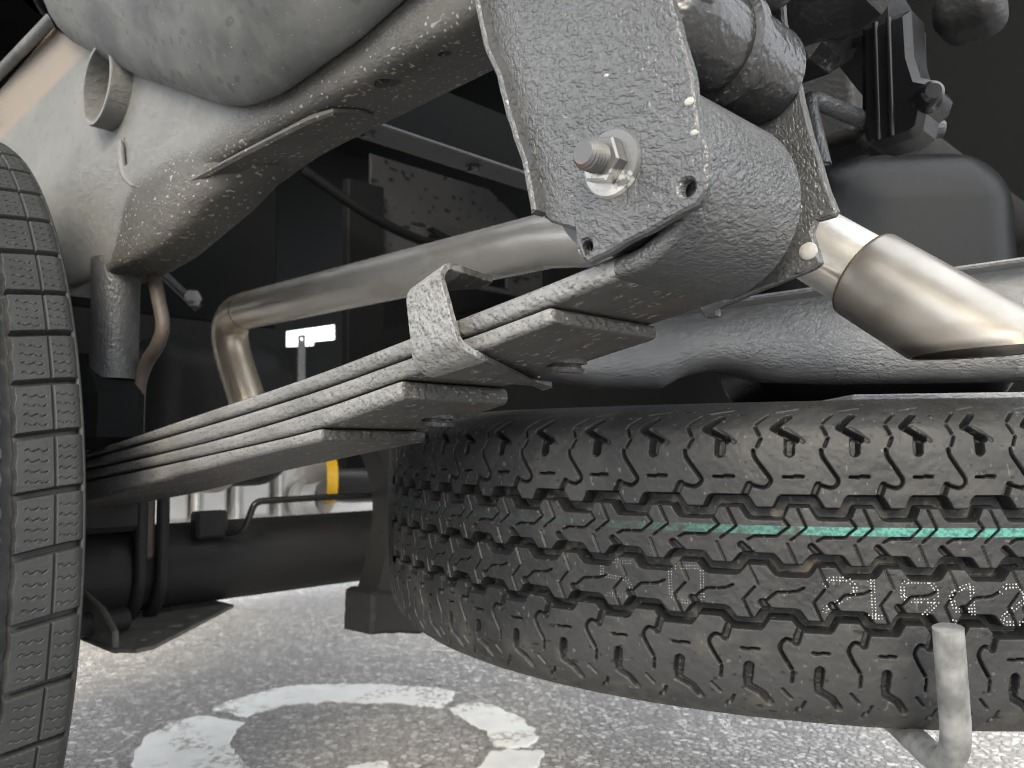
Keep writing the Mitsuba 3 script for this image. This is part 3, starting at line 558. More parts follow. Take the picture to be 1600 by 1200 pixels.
BY, BZ = 0.1965, 0.5465
prof = [(0, 1e-5), (0, 0.0046), (0.0012, 0.0058)]
for k in range(9): prof += [(0.0016 + k * 0.0018, 0.0050), (0.0016 + (k + 0.5) * 0.0018, 0.0064)]
prof += [(0.0182, 0.0052), (0.031, 0.0055)]
obj('spring_hanger__bolt__stud', lathe(prof, (0.2385, BY, BZ), (1, 0, 0), 30), 'stud_steel', smooth=35)
hexp = [(BY + 0.0098 * math.cos(t), BZ + 0.0098 * math.sin(t)) for t in np.radians(np.arange(6) * 60 + 14)]
obj('spring_hanger__bolt__nut', plate(hexp, 0.0064, 0.0008, (), 'x', 0.2480), 'worn_zinc', smooth=25)
obj('spring_hanger__bolt__washer', lathe([(0, 1e-5), (0, 0.0090), (0.0012, 0.0132), (0.0026, 0.0140), (0.0032, 0.0140), (0.0032, 0.002)], (0.2540, BY, BZ), (1, 0, 0), 40), 'worn_zinc', smooth=35)
tag('spring_hanger', 'bumpy grey painted hanger plates holding the spring eye with a threaded bolt', 'spring hanger')
# small white specks on the near plate
for (y, z, r) in ((0.1605, 0.5605, 0.0022), (0.1590, 0.5480, 0.0016), (0.1985, 0.5835, 0.0012)):
    m = trimesh.creation.icosphere(2); m.vertices = m.vertices * [0.0007, r, r * 0.7]; m.apply_translation([0.2570, y, z]); obj('spring_hanger__white_fleck', rough_up(m, 0.0004, 700), 'paint_chip', smooth=True)

# upper bush between the plates
obj('upper_bush__dome', lathe([(0, 1e-5), (0.001, 0.008), (0.004, 0.015), (0.010, 0.020), (0.020, 0.0225), (0.045, 0.0235), (0.046, 0.027), (0.052, 0.0275), (0.054, 0.024), (0.09, 0.024)], (0.268, 0.185, 0.612), (1, 0, 0), 40), 'gloss_black', smooth=40)
obj('upper_bush__boss', lathe([(0, 1e-5), (0.0, 0.006), (0.004, 0.0075), (0.012, 0.009), (0.02, 0.012)], (0.268, 0.170, 0.628), (0.9, 0.3, -0.35), 20), 'gloss_black', smooth=40)
obj('upper_bush__collar', box((0.29, 0.155, 0.632), (0.352, 0.20, 0.672), 0.012, 2), 'gloss_black', smooth=40)
tag('upper_bush', 'glossy black domed bush between the two hanger plates', 'bush')

# ------------------------------------------------------------------ frame rail
def rail_mesh():
    ys = np.r_[np.linspace(-0.05, 1.9, 60)]; V = []; pts = []
    for y in ys:
        s = np.clip((y - 0.52) / 0.2, 0, 1); s = s * s * (3 - 2 * s)
        zb, zc = 0.6515 - 0.004 * s, 0.668 - 0.022 * s
        corner = [(0.262, 0.895), (0.270, 0.842), (0.270, zb + 0.014), (0.2715, zb + 0.006), (0.276, zb + 0.0015), (0.284, zb + 0.0008), (0.334, zc - 0.002), (0.342, zc), (0.3455, zc + 0.006), (0.3455, 0.895)]
        pts.append([[x, y, z] for x, z in corner])
    m = len(pts[0]); V = np.array(pts).reshape(-1, 3)
    F = [quads(np.arange(m) + j * m, np.arange(m) + (j + 1) * m) for j in range(len(ys) - 1)]
    for j in (0, len(ys) - 1):
        tri = mapbox_earcut.triangulate_float64(np.array(pts[j])[:, [0, 2]], np.array([m], np.uint32)).reshape(-1, 3).astype(int) + j * m; F.append(tri)
    return fix(tm(V, np.vstack(F)))
RY, RZ = 0.7715, 0.7735
RM = rail_mesh()
RM = bore(RM, box((0.2745, 0.20, 0.674), (0.3405, 0.60, 0.83), 0.002), cyl((0.24, RY, RZ), (0.32, RY, RZ), 0.0330, 40), cyl((0.2872, 0.3845, 0.62), (0.2872, 0.3845, 0.72), 0.0080, 32), cyl((0.2885, 0.334, 0.62), (0.2885, 0.334, 0.70), 0.0042, 24), cyl((0.24, 0.846, 0.8125), (0.32, 0.846, 0.8125), 0.0055, 20))
obj('frame_rail__rail', RM, 'rail_paint', smooth=40)
wb = spline([(0.2660, 0.7476, 0.7182), (0.2660, 0.7450, 0.7028), (0.2662, 0.7394, 0.6868), (0.2668, 0.7271, 0.6750), (0.2675, 0.7054, 0.6646), (0.2685, 0.6811, 0.6580), (0.2700, 0.6400, 0.6520)], 40)
obj('frame_rail__weld_bead', tube(wb, np.interp(np.arange(len(wb)), [0, 3, len(wb) - 6, len(wb) - 1], [0.0014, 0.0032, 0.0030, 0.0015]), 12), 'rail_paint', smooth=True)
obj('frame_rail__ring_tube', lathe([(0.020, 0.0330), (-0.0165, 0.0330), (-0.018, 0.0338), (-0.018, 0.0370), (-0.0165, 0.0378), (0.001, 0.0378)], (0.2695, RY, RZ), (1, 0, 0), 48), 'rail_paint', smooth=40)
labels['frame_rail__ring_tube'] = {'label': 'short round tube standing out of the rail side'}
under = spline([(0.4310, 0.2800), (0.4300, 0.2950), (0.4360, 0.3100), (0.455, 0.3220), (0.56, 0.3270), (0.80, 0.3290)], 40)
reinf = np.vstack([np.c_[under[:, 1], under[:, 0]], [[0.268, 0.80], [0.2685, 0.64], [0.2705, 0.53], [0.2735, 0.45]]])
def tilt_plate(outline, y0):
    m = plate(outline, 0.0055, 0.002, (), 'z', 0.0); v = m.vertices.copy(); s = np.clip((v[:, 1] - 0.52) / 0.2, 0, 1); s = s * s * (3 - 2 * s)
    zb, zc = 0.6523 - 0.004 * s, 0.668 - 0.022 * s - 0.002; v[:, 2] = zb + (zc - zb) * np.clip((v[:, 0] - 0.284) / 0.05, -0.2, 1.2) - 0.0045 + v[:, 2]; m.vertices = v; return m
obj('frame_rail__stiffener', tilt_plate(reinf, 0), 'rail_paint', smooth=40)
# the hanging stop bracket under the rail, with its side cheek on the web
cheek = spline([(0.749, 0.722), (0.7465, 0.7028), (0.741, 0.6868), (0.729, 0.6755), (0.708, 0.6650)], 16)
side_out = np.vstack([cheek, [(0.66, 0.648), (0.612, 0.640), (0.600, 0.628), (0.606, 0.615), (0.640, 0.6045), (0.74, 0.5985), (0.83, 0.6045), (0.93, 0.612), (0.97, 0.625), (0.97, 0.722)]])
def bracket():
    pts = []
    for (cx, cy, rx, ry, z) in ((0.286, 0.800, 0.016, 0.085, 0.6005), (0.287, 0.795, 0.0215, 0.110, 0.603), (0.289, 0.79, 0.0255, 0.135, 0.609), (0.292, 0.785, 0.0285, 0.165, 0.620), (0.297, 0.78, 0.0325, 0.195, 0.634), (0.300, 0.775, 0.0355, 0.225, 0.648)):
        t = np.linspace(0, 2 * np.pi, 48, endpoint=False); c, q = np.cos(t), np.sin(t)
        pts.append(np.c_[cx + rx * np.sign(c) * np.abs(c) ** 0.6, cy + ry * np.sign(q) * np.abs(q) ** 0.6, np.full(48, z)])
    top = pts[-1].copy(); top[:, 2] = 0.69; pts.append(top)
    n = 48; V = np.vstack(pts); F = [quads(np.arange(n) + k * n, np.arange(n) + (k + 1) * n) for k in range(len(pts) - 1)]
    F.append(np.c_[np.zeros(n - 2, int), np.arange(1, n - 1), np.arange(2, n)]); k = (len(pts) - 1) * n; F.append(np.c_[np.full(n - 2, k), k + np.arange(1, n - 1), k + np.arange(2, n)])
    return fix(tm(V, np.vstack(F)))
obj('frame_rail__stop_bracket', bracket(), 'rail_paint', smooth=70)
obj('frame_rail__cheek', plate(np.vstack([cheek, [(0.74, 0.640), (0.97, 0.640), (0.97, 0.722)]]), 0.006, 0.002, (), 'x', 0.2668), 'rail_paint', smooth=40)
tag('frame_rail', 'dust covered chassis rail crossing the top left, speckled dark underneath', 'frame rail')
obj('bump_stop__column', lathe([(0, 0.0205), (0.088, 0.0205), (0.09, 0.0215), (0.11, 0.0215)], (0.279, 0.785, 0.508), (0, 0, 1), 36), 'undercoat', smooth=40)
obj('bump_stop__rubber', trimesh.convex.convex_hull(np.vstack([box((0.245, 0.752, 0.445), (0.298, 0.835, 0.503), 0.010).vertices, box((0.25, 0.80, 0.50), (0.295, 0.88, 0.533), 0.008).vertices])), 'deep_black', smooth=30)
tag('bump_stop', 'round grey column on a black block above the spring beside the wheel', 'bump stop')
pp = spline([(0.300, 0.7535, 0.605), (0.301, 0.744, 0.580), (0.3025, 0.7365, 0.555), (0.302, 0.745, 0.538), (0.300, 0.765, 0.522), (0.298, 0.775, 0.500), (0.298, 0.776, 0.455)], 50)
obj('brown_pipe', tube(pp, 0.0062, 16), 'dusty_brown', smooth=True); tag('brown_pipe', 'thin kinked brown pipe running down beside the grey column', 'pipe')

# dusty liner at the top
LP = np.vstack([[(1.02, 0.950), (0.865, 0.850), (0.690, 0.7530)], spline([(0.612, 0.7160), (0.566, 0.6930), (0.535, 0.6795), (0.505, 0.6710), (0.470, 0.6660), (0.438, 0.6665)], 30), [(0.410, 0.6680), (0.378, 0.6700), (0.342, 0.6757), (0.300, 0.681), (0.262, 0.695), (0.250, 0.74), (0.250, 0.951)]])
def liner():
    ring = LP if area2(LP) > 0 else LP[::-1]; n = len(ring); L = []
    for x, dy, dz, i in ((0.2685, 0, 0, 0.004), (0.2640, 0, 0.0002, 0.0008), (0.2610, 0, 0.0006, 0.0), (0.257, -0.0015, 0.0022, 0.0), (0.251, -0.004, 0.006, 0.0), (0.243, -0.009, 0.0125, 0.001), (0.225, -0.025, 0.031, 0.003), (0.20, -0.055, 0.062, 0.006), (0.16, -0.11, 0.125, 0.012), (0.10, -0.20, 0.22, 0.02)):
        q = offset_ring(ring, i) if i else ring
        L.append(np.c_[np.full(n, x), q + [dy, dz]])
    V = np.vstack(L); F = [quads(np.arange(n) + k * n, np.arange(n) + (k + 1) * n) for k in range(len(L) - 1)]
    for k in (0, len(L) - 1): F.append(mapbox_earcut.triangulate_float64(np.ascontiguousarray(L[k][:, 1:]), np.array([n], np.uint32)).reshape(-1, 3).astype(int) + k * n)
    return fix(tm(V, np.vstack(F)))
obj('arch_liner', liner(), 'dusty_liner', smooth=60); tag('arch_liner', 'rounded dusty grey liner hanging over the chassis rail at the top', 'wheel arch liner')

# ------------------------------------------------------------------ exhaust
ex = [(0.475, 1.60, 0.43), (0.485, 1.05, 0.44), (0.492, 0.925, 0.475), (0.474, 0.915, 0.535), (0.460, 0.945, 0.603), (0.460, 0.885, 0.6068), (0.460, 0.412, 0.5954), (0.460, 0.232, 0.5690), (0.460, 0.1795 - 0.0005, 0.5294 - 0.0004)]
path = np.vstack([fillet([(0.485, 1.70, 0.40), (0.492, 1.02, 0.415), (0.485, 0.905, 0.47), (0.460, 0.952, 0.6085), (0.460, 0.412, 0.5954), (0.460, 0.226, 0.5665), (0.460, 0.1795, 0.5294)], 0.045, 12)])
keep = [0]
for k in range(1, len(path)):
    if np.linalg.norm(path[k] - path[keep[-1]]) > 0.003: keep.append(k)
path = path[keep]
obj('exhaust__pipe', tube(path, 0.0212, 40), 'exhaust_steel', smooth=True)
tip_d = np.array([0, -0.777, -0.628]); tip_d /= np.linalg.norm(tip_d); tip_o = np.array([0.460, 0.1795, 0.5294])
n = 64; a = np.arange(n) * 2 * np.pi / n; e1 = np.array([1.0, 0, 0]); e2 = np.cross(tip_d, e1)
def tip_ring(r, h=None, z=None):
    base = tip_o + r * (np.cos(a)[:, None] * e1 + np.sin(a)[:, None] * e2)
    t = np.full(n, h) if z is None else (base[:, 2] - z) / -tip_d[2]
    return base + t[:, None] * tip_d
rings = [tip_ring(0.0215, -0.001), tip_ring(0.0245, 0.0003), tip_ring(0.0255, 0.0018)] + [tip_ring(0.0255, 0.0018) * (1 - k / 8) + tip_ring(0.0255, z=0.4800) * k / 8 for k in range(1, 9)] + [tip_ring(0.0243, z=0.4800)] + [tip_ring(0.0240, z=0.4805) * (1 - k / 4) + tip_ring(0.0240, 0.004) * k / 4 for k in range(0, 5)]
V = np.vstack(rings); F = np.vstack([quads(np.arange(n) + k * n, np.arange(n) + (k + 1) * n) for k in range(len(rings) - 1)])
tipm = tm(V, F); obj('exhaust__tail_tip', tipm, 'tip_steel', smooth=50); labels['exhaust__tail_tip'] = {'label': 'wider tail tip cut off level, its mouth facing down'}
wr = tip_o + 0.0243 * (np.cos(np.r_[a, a[:1]])[:, None] * e1 + np.sin(np.r_[a, a[:1]])[:, None] * e2) + tip_d * 0.0004
obj('exhaust__weld_seam', tube(wr, 0.0009, 8), 'weld_brown', smooth=True)
hs = path[np.argmin(np.linalg.norm(path - [0.46, 0.845, 0.606], axis=1))]
obj('exhaust__weld_seam', lathe([(-0.0012, 0.0210), (-0.0006, 0.02145), (0.0006, 0.02145), (0.0012, 0.0210)], hs, (0, 1, 0.02), 40), 'weld_brown', smooth=40)
tag('exhaust', 'bare stainless exhaust pipe curving past the spring hanger to its tail tip', 'exhaust pipe')

# ------------------------------------------------------------------ member above the spare, tank, hangers at the right
def member():
    # a pressed beam running obliquely above the spare: u along it, d towards the rear left, z up
    us = np.linspace(0.02, 0.62, 90); pts = []
    O, Ru, Rd = np.array([0.412, 0.408]), np.array([0.7037, -0.7105]), np.array([-0.7105, -0.7037])
    for u in us:
        zl = 0.5298 + 0.128 * (u - 0.103)
        zb = np.interp(u, [-0.16, 0.02, 0.06, 0.106, 0.124, 0.144, 0.163, 0.177, 0.193, 0.23, 0.37, 0.62], [0.50, 0.489, 0.480, 0.479, 0.4885, 0.4925, 0.4905, 0.486, 0.4825, 0.481, 0.4805, 0.480])
        h = zl - 0.0085 - zb
        sec = [(-0.04, zl + 0.004), (0.0165, zl + 0.0022), (0.018, zl + 0.0008), (0.0165, zl - 0.0008), (-0.002, zl - 0.0020), (-0.003, zl - 0.006), (0.0010, zl - 0.0085 - h * 0.10), (0.0065, zl - 0.0085 - h * 0.30), (0.0105, zl - 0.0085 - h * 0.52), (0.0105, zl - 0.0085 - h * 0.70), (0.006, zl - 0.0085 - h * 0.86), (-0.003, zl - 0.0085 - h * 0.97), (-0.02, zb), (-0.06, zb + 0.004), (-0.06, zl + 0.004)]
        pts.append([[*(O + u * Ru + d * Rd), z] for d, z in sec])
    m = len(pts[0]); V = np.array(pts).reshape(-1, 3); sec2 = np.array(sec)
    F = [quads(np.arange(m) + j * m, np.arange(m) + (j + 1) * m) for j in range(len(us) - 1)]
    for j in (0, len(us) - 1): F.append(mapbox_earcut.triangulate_float64(sec2, np.array([m], np.uint32)).reshape(-1, 3).astype(int) + j * m)
    return fix(tm(V, np.vstack(F)))
obj('carrier_member', member(), 'member_paint', smooth=40); tag('carrier_member', 'bumpy grey pressed steel member with a thin lip just above the spare wheel', 'frame member')
cp = box((-0.055, -0.03, -0.002), (0.055, 0.03, 0.002), 0.001); cp.apply_transform(trimesh.transformations.rotation_matrix(-0.79, [0, 0, 1])); cp.apply_translation([0.5546, 0.1861, 0.4640])
obj('carrier_plate', cp, 'member_paint'); tag('carrier_plate', 'thin flat grey plate lying on top of the spare wheel at the right', 'plate')
tank = box((-0.13, -0.12, -0.13), (0.13, 0.12, 0.13), 0.062, 2); tank.apply_transform(trimesh.transformations.rotation_matrix(-0.79, [0, 0, 1])); tank.apply_translation([0.879, 0.356, 0.598])
obj('black_tank', tank, 'tank_black', smooth=40); tag('black_tank', 'big dark rounded tank behind the tail tip at the right', 'tank')
obj('cross_tube__tube', tube(np.array([(0.70, 0.335, 0.765), (0.90, 0.335, 0.765), (1.5, 0.335, 0.765)]), 0.045, 32), 'chassis_black', smooth=40)
obj('cross_tube__end_bracket', box((0.70, 0.27, 0.70), (0.755, 0.36, 0.86), 0.012, 2), 'chassis_black', smooth=40)
tag('cross_tube', 'dark round cross tube above the black tank at the top right', 'cross tube')
# rubber exhaust hanger
hz = [(0.196, 0.70), (0.199, 0.636), (0.196, 0.6235), (0.188, 0.6195), (0.170, 0.6200), (0.1635, 0.6235), (0.161, 0.6330), (0.1555, 0.6365), (0.1525, 0.6440), (0.156, 0.652), (0.163, 0.656), (0.166, 0.67), (0.166, 0.70)]
obj('exhaust_hanger__rubber_block', plate(np.array(hz), 0.030, 0.004, [circ((0.180, 0.676), 0.006, 18)], 'x', 0.515), 'rubber_black', smooth=40)
for y in (0.178, 0.186): obj('exhaust_hanger__rib', tube(np.array([(0.5145, y, 0.698), (0.5140, y + 0.001, 0.66), (0.5145, y + 0.002, 0.6235)]), 0.0018, 10), 'rubber_black', smooth=True)
obj('exhaust_hanger__rod', tube(fillet([(0.47, 0.205, 0.60), (0.475, 0.215, 0.648), (0.53, 0.196, 0.640), (0.56, 0.165, 0.636)], 0.01), 0.0056, 16), 'undercoat', smooth=True)
obj('exhaust_hanger__boss', lathe([(0, 1e-5), (0, 0.0045), (0.002, 0.0065), (0.012, 0.007), (0.016, 0.009)], (0.505, 0.152, 0.640), (0.8, 0.5, 0.1), 24), 'rubber_black', smooth=40)
obj('exhaust_hanger__bracket', trimesh.convex.convex_hull(np.vstack([box((0.47, 0.205, 0.672), (0.515, 0.255, 0.70), 0.008).vertices, box((0.49, 0.20, 0.70), (0.56, 0.26, 0.76), 0.01).vertices])), 'gloss_black', smooth=30)
obj('exhaust_hanger__clamp', lathe([(0, 1e-5), (0, 0.012), (0.004, 0.017), (0.02, 0.018), (0.03, 0.014)], (0.45, 0.215, 0.690), (0.5, 0.8, 0.1), 24), 'gloss_black', smooth=40)
tag('exhaust_hanger', 'glossy black rubber exhaust hanger with rod and bolt at the top right', 'exhaust hanger')
obj('upper_bracket__beam', trimesh.convex.convex_hull(np.vstack([box((0.37, 0.150, 0.672), (0.47, 0.25, 0.76), 0.012).vertices, box((0.45, 0.205, 0.70), (0.54, 0.27, 0.78), 0.012).vertices])), 'gloss_black', smooth=30)
obj('upper_bracket__lug', box((0.56, 0.13, 0.70), (0.60, 0.17, 0.73), 0.012, 2), 'chassis_black', smooth=40)
obj('upper_bracket__stay', sweep(np.array([(0.52, 0.20, 0.715), (0.60, 0.205, 0.705), (0.72, 0.25, 0.705)]), np.array([(-0.02, -0.02), (0.02, -0.02), (0.02, 0.02), (-0.02, 0.02)])), 'chassis_black', smooth=30)
tag('upper_bracket', 'black bracket along the top edge behind the hanger plates', 'bracket')

# ------------------------------------------------------------------ the axle
AY, AZ, AR = 0.955, 0.3175, 0.0465
obj('rear_axle__tube', tube(np.array([(0.20, AY, AZ), (0.6, AY, AZ), (1.1, AY, AZ)]), AR, 40), 'chassis_black', smooth=40)
obj('rear_axle__hub_sleeve', lathe([(0, 0.046), (0.0, 0.052), (0.15, 0.052), (0.153, 0.0465)], (0.20, AY, AZ - 0.002), (1, 0, 0), 40), 'chassis_black', smooth=30)
obj('rear_axle__housing', lathe([(0, 0.047), (0.03, 0.06), (0.08, 0.11), (0.12, 0.125), (0.2, 0.125), (0.26, 0.08), (0.32, 0.047)], (1.0, AY, AZ), (1, 0, 0), 40), 'chassis_black', smooth=40)
obj('rear_axle__spring_seat', box((0.255, 0.895, 0.362), (0.352, 1.01, 0.4055), 0.006), 'chassis_black')
obj('rear_axle__seat_side', box((0.352, 0.90, 0.33), (0.368, 1.0, 0.402), 0.004), 'dusty_brown')
def u_bolt(x):
    t = np.radians(np.linspace(0, 180, 17)); bow = [(x, AY - 0.0545 * math.cos(k), AZ - 0.0545 * math.sin(k)) for k in t]
    return tube(np.array([(x, AY - 0.0545, 0.42)] + bow + [(x, AY + 0.0545, 0.42)]), 0.0068, 14)
for x in (0.352, 0.375): obj('rear_axle__u_bolt', u_bolt(x), 'chassis_black', smooth=True)
PLm = plate([(0.286, 0.792), (0.300, 0.772), (0.318, 0.775), (0.470, 0.925), (0.470, 1.0), (0.36, 1.0), (0.286, 0.90)], 0.004, 0.001, [circ((0.372, 0.850), 0.0085, 20, 0.8), circ((0.345, 0.832), 0.0048, 16), circ((0.405, 0.886), 0.0075, 18), circ((0.322, 0.806), 0.0042, 16)], 'z', 0.2640)
obj('rear_axle__lower_plate', PLm, 'dusty_dark', smooth=30); labels['rear_axle__lower_plate'] = {'label': 'dusty plate with four holes under the axle'}
obj('rear_axle__plate_cheek', plate([(0.792, 0.2625), (0.90, 0.2625), (0.96, 0.285), (0.90, 0.315), (0.83, 0.300), (0.795, 0.282)], 0.006, 0.0015, (), 'x', 0.288), 'dusty_dark', smooth=30)
obj('rear_axle__pivot_bolt', lathe([(0.0, 1e-5), (0.004, 0.0075), (0.0, 0.0085), (-0.002, 0.0095), (0.0, 0.0105), (0.003, 0.011), (0.05, 0.0115)], (0.272, 0.848, 0.2815), (1, 0.15, 0), 28), 'chassis_black', smooth=30)
bl = fillet([(0.45, 0.905, 0.352), (0.4625, 0.888, 0.356), (0.4705, 0.88, 0.3875), (0.56, 0.88, 0.3885), (0.80, 0.88, 0.386)], 0.012)
obj('rear_axle__brake_line', tube(bl, 0.0038, 12), 'rubber_black', smooth=True)
obj('rear_axle__line_tab', box((0.415, 0.905, 0.348), (0.452, 0.925, 0.378), 0.003), 'chassis_black')
tag('rear_axle', 'black axle tube crossing low behind the spring with plate and brake line', 'axle')
st = spline([(0.600, 0.85, 0.475), (0.625, 0.85, 0.440), (0.640, 0.85, 0.395), (0.640, 0.85, 0.350), (0.630, 0.85, 0.305), (0.615, 0.85, 0.262)], 40)
obj('axle_strut__arm', sweep(st, np.array([(-0.02, -0.016), (0.02, -0.016), (0.02, 0.016), (-0.02, 0.016)]), up0=(1, 0, 0)), 'chassis_black', smooth=40)
foot = plate(waver([(0.590, 0.2745), (0.600, 0.2785), (0.640, 0.270), (0.68, 0.262), (0.70, 0.218), (0.66, 0.2185), (0.635, 0.223), (0.612, 0.2270), (0.588, 0.2290), (0.5895, 0.25)], 0.0012, 3), 0.06, 0.004, (), 'y', 0.82)
obj('axle_strut__foot', foot, 'chassis_black', smooth=30)
tag('axle_strut', 'curved black arm with a square foot beside the spare wheel', 'arm')

# ------------------------------------------------------------------ hook rod at the lower right
rodp = fillet([(0.56, 0.300, 0.2935), (0.452, 0.174, 0.2935), (0.4080, 0.1300, 0.2860), (0.3955, 0.1270, 0.3545)], 0.030, 16)
ra = np.full(len(rodp), 0.0064); 
obj('hook_rod', join(tube(rodp, ra, 24)), 'galvanised', smooth=40); tag('hook_rod', 'bent galvanised rod with upturned end in front of the spare wheel', 'hook')

# ------------------------------------------------------------------ dark things farther in
obj('bed_floor__panel', box((0.25, 0.10, 1.60), (2.10, 2.62, 1.63), 0.004), 'deep_black')  # unseen bed underside, raised so more sky light reaches the ground
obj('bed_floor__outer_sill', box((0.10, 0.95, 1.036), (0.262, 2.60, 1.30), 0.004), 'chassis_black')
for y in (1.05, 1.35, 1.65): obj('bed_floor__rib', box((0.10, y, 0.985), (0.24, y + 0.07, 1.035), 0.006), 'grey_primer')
tag('bed_floor', 'dark underside of the load bed above everything', 'load bed')
obj('body_hose', tube(np.array([(0.252, 0.60, 0.873), (0.252, 0.92, 0.890), (0.252, 1.4, 0.917)]), 0.0065, 14), 'dusty_liner', smooth=True); tag('body_hose', 'pale thin edge bar above the rail at the top left corner', 'bar')
obj('cross_member__bar', box((0.3458, 0.628, 0.750), (1.20, 0.668, 0.754), 0.0012), 'grey_primer')
obj('cross_member__web', box((0.3458, 0.6685, 0.7505), (1.20, 0.672, 0.835), 0.001), 'deep_black')
tag('cross_member', 'grey flat crossbar in the dark gap under the rail', 'crossmember')
# a pierced bracket and an upright post behind it
W = plate([(0.93, 0.80), (1.42, 0.80), (1.42, 0.94), (1.25, 1.03), (0.93, 1.03)], 0.006, 0.001, [np.array([(1.075, 0.80 + 0.012), (1.30, 0.812), (1.30, 0.880), (1.12, 0.905), (1.075, 0.895)])], 'y', 1.30)
obj('pierced_bracket__plate', W, 'grey_dim', smooth=30)
obj('pierced_bracket__flange', sweep(np.array([(1.07, 1.29, 0.915), (1.20, 1.29, 0.885), (1.31, 1.29, 0.865)]), np.array([(-0.012, -0.010), (0.012, -0.010), (0.012, 0.010), (-0.012, 0.010)])), 'chassis_black', smooth=30)
tag('pierced_bracket', 'spotted grey bracket plate behind the exhaust pipe', 'bracket')
obj('upright_post', box((0.862, 1.275, 0.42), (0.945, 1.297, 0.96), 0.003), 'deep_black'); tag('upright_post', 'dark upright post behind the exhaust pipe', 'post')
# thin cables in the gap
for p0, p1 in (((0.66, 1.25, 0.985), (0.50, 1.22, 0.74)), ((0.735, 1.25, 0.985), (0.47, 1.20, 0.71))):
    k = obj('cable', tube(np.array([p0, (np.array(p0) + p1) / 2 + [0, 0, -0.004], p1]), 0.0013, 8), 'grey_primer', smooth=True); tag(k, ('upper' if k == 'cable' else 'lower') + ' of two thin cables slanting through the dark gap under the rail', 'cable')
obj('dark_shield', trimesh.convex.convex_hull(np.vstack([box((0.40, 1.02, 0.40), (0.62, 1.2, 0.60), 0.05, 2).vertices])), 'chassis_black', smooth=40); tag('dark_shield', 'dark rounded shield to the left of the exhaust bend', 'shield')
hl = [spline([(0.36, 0.60, 0.70), (0.362, 0.80, 0.695), (0.37, 1.0, 0.70), (0.40, 1.25, 0.68)], 30), spline([(0.372, 0.60, 0.692), (0.374, 0.80, 0.687), (0.385, 1.0, 0.690), (0.42, 1.25, 0.668)], 30)]
for k, q in enumerate(hl):
    n = obj('brake_pipe', tube(q, 0.0032, 10), 'undercoat', smooth=True); tag(n, ('outer' if k == 0 else 'inner') + ' of two thin brake pipes along the inside of the dusty rail', 'brake pipe')
for x in (0.46, 0.60, 0.78): obj('cross_member__bolt', lathe([(0, 1e-5), (0, 0.0065), (0.005, 0.0065), (0.005, 0.009), (0.0065, 0.009)], (x, 0.648, 0.7435), (0, 0, 1), 6), 'undercoat', smooth=False)
wz = spline([(0.72, 1.20, 0.92), (0.85, 1.18, 0.86), (1.0, 1.20, 0.845), (1.18, 1.22, 0.88), (1.3, 1.22, 0.95)], 40); obj('wiring_loom', tube(wz, 0.009, 12), 'deep_black', smooth=True); tag('wiring_loom', 'sagging black wiring loom in the dark gap in front of the spotted bracket', 'wiring')
obj('heat_shield__sheet', box((0.35, 1.28, 0.66), (0.72, 1.29, 1.03), 0.003), 'deep_black')
obj('heat_shield__stay', tube(np.array([(0.42, 1.10, 0.71), (0.50, 1.10, 0.645)]), 0.006, 10), 'undercoat')
obj('heat_shield__bolt', lathe([(0, 1e-5), (0, 0.007), (0.012, 0.007), (0.012, 0.011), (0.02, 0.011)], (0.470, 1.06, 0.652), (0.8, 1, 0), 6), 'worn_zinc', smooth=False)
tag('heat_shield', 'black sheet behind the exhaust bend with a small bolt', 'heat shield')
# gearbox and shaft seen under the spring
gx = [(0.83, 0.90), (0.915, 1.0), (1.02, 1.12), (1.14, 1.30)]
for k, (xa, xb) in enumerate(gx):
    m = box((xa, 2.0, 0.285), (xb, 2.3, 0.405 + 0.012 * k), 0.02, 2); obj('gearbox__casing', m, 'cast_aluminium', smooth=40)
for x in (0.905, 1.01, 1.13): obj('gearbox__rib', box((x, 1.985, 0.28), (x + 0.012, 2.2, 0.44), 0.004), 'cast_aluminium')
obj('gearbox__flange', lathe([(0, 1e-5), (0, 0.05), (0.02, 0.055), (0.03, 0.04), (0.08, 0.045)], (1.20, 2.0, 0.33), (0.4, -1, 0.1), 24), 'cast_aluminium', smooth=30)
obj('gearbox__casing', box((1.30, 2.08, 0.27), (1.62, 2.3, 0.36), 0.02, 2), 'cast_aluminium', smooth=40)
tag('gearbox', 'far off cast aluminium gearbox glimpsed between spring and axle', 'gearbox')
obj('drive_coupling__sleeve', lathe([(0, 0.03), (0, 0.062), (0.05, 0.066), (0.16, 0.066), (0.18, 0.05), (0.3, 0.045), (0.3, 1e-5)], (1.285, 1.97, 0.385), (1, -0.45, 0), 32), 'rubber_black', smooth=40)
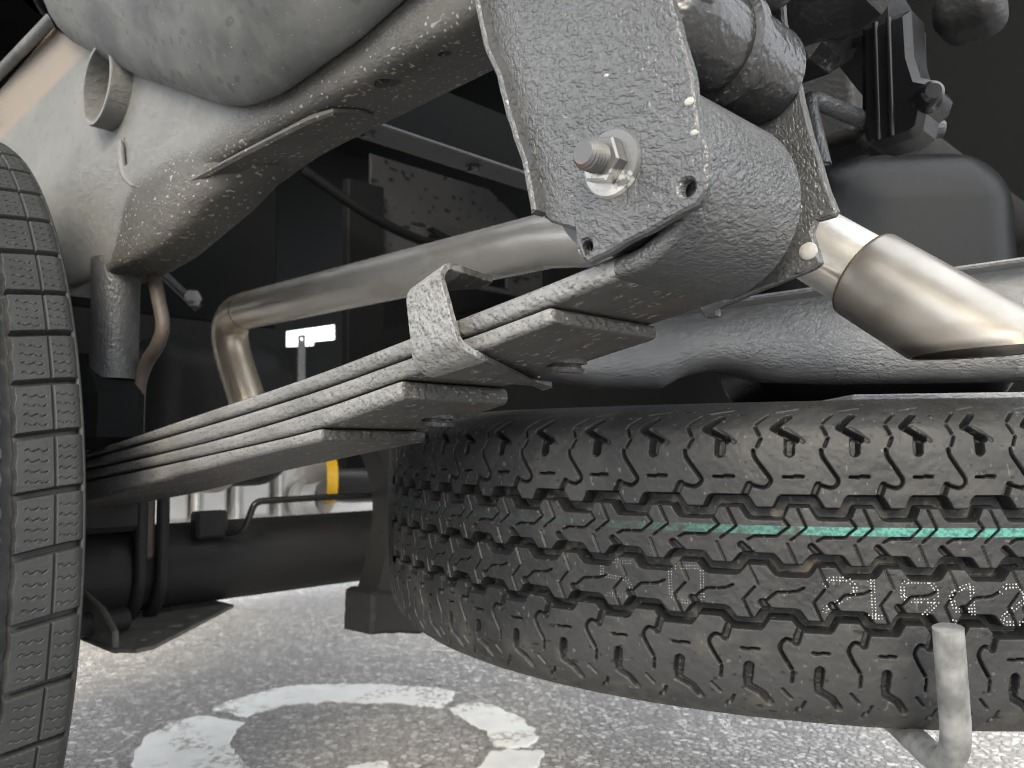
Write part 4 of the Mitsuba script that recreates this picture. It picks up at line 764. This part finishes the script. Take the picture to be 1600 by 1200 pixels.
obj('drive_coupling__yellow_band', lathe([(0, 0.06), (0, 0.068), (0.028, 0.068), (0.028, 0.06)], (1.262, 1.98, 0.385), (1, -0.45, 0), 32), 'yellow_band', smooth=40)
tag('drive_coupling', 'black coupling with a yellow band far behind the spring', 'coupling')
# panel added to keep the background dark, with an opening to the daylight
HOLE = [(1.503, 0.838), (1.503, 0.893), (1.711, 0.9405), (1.711, 0.884), (1.622, 0.868), (1.622, 0.853)]
obj('dark_panel__sheet', plate([(-0.6, 0.30), (4.2, 0.30), (4.2, 1.605), (-0.6, 1.605)], 0.02, 0.002, [np.array(HOLE)], 'y', 2.60), 'deep_black', smooth=30)
obj('dark_panel__tab', plate([(1.520, 0.70), (1.548, 0.70), (1.548, 0.880), (1.520, 0.876)], 0.006, 0.001, [np.array([(1.529, 0.858), (1.539, 0.858), (1.539, 0.868), (1.529, 0.868)])], 'y', 2.55), 'grey_primer', smooth=30)
tag('dark_panel', 'added black panel keeping the background dark, with a bright slot of daylight in it', 'dark_panel')
obj('far_hose', tube(spline([(1.70, 2.3, 0.80), (1.83, 2.3, 0.86), (1.98, 2.3, 0.895), (2.2, 2.3, 0.88)], 24), 0.022, 12), 'rubber_black', smooth=True); tag('far_hose', 'dark curved hose behind the clip of the spring', 'hose')
obj('far_pipe', tube(np.array([(1.68, 2.25, 0.895), (2.1, 2.25, 0.965)]), 0.018, 14), 'exhaust_steel', smooth=True); tag('far_pipe', 'shiny far pipe glimpsed beside the clip of the spring', 'pipe')
obj('dark_wall__rail', box((1.36, -0.30, 0.50), (1.43, 2.02, 0.80), 0.01), 'deep_black')  # wall added to close the sky gaps and keep this side dark
obj('dark_wall__wall_upper', box((1.44, -0.30, 0.79), (1.46, 2.02, 1.599), 0.004), 'deep_black')  # upper part of the added wall, blocks light from the far side
obj('dark_wall__harness', tube(spline([(1.352, 0.2, 0.66), (1.350, 0.7, 0.64), (1.352, 1.2, 0.67), (1.351, 1.9, 0.66)], 40), 0.008, 10), 'rubber_black', smooth=True)
tag('dark_wall', 'added dark wall in place of the far chassis rail, closing the gaps to the sky', 'frame rail')
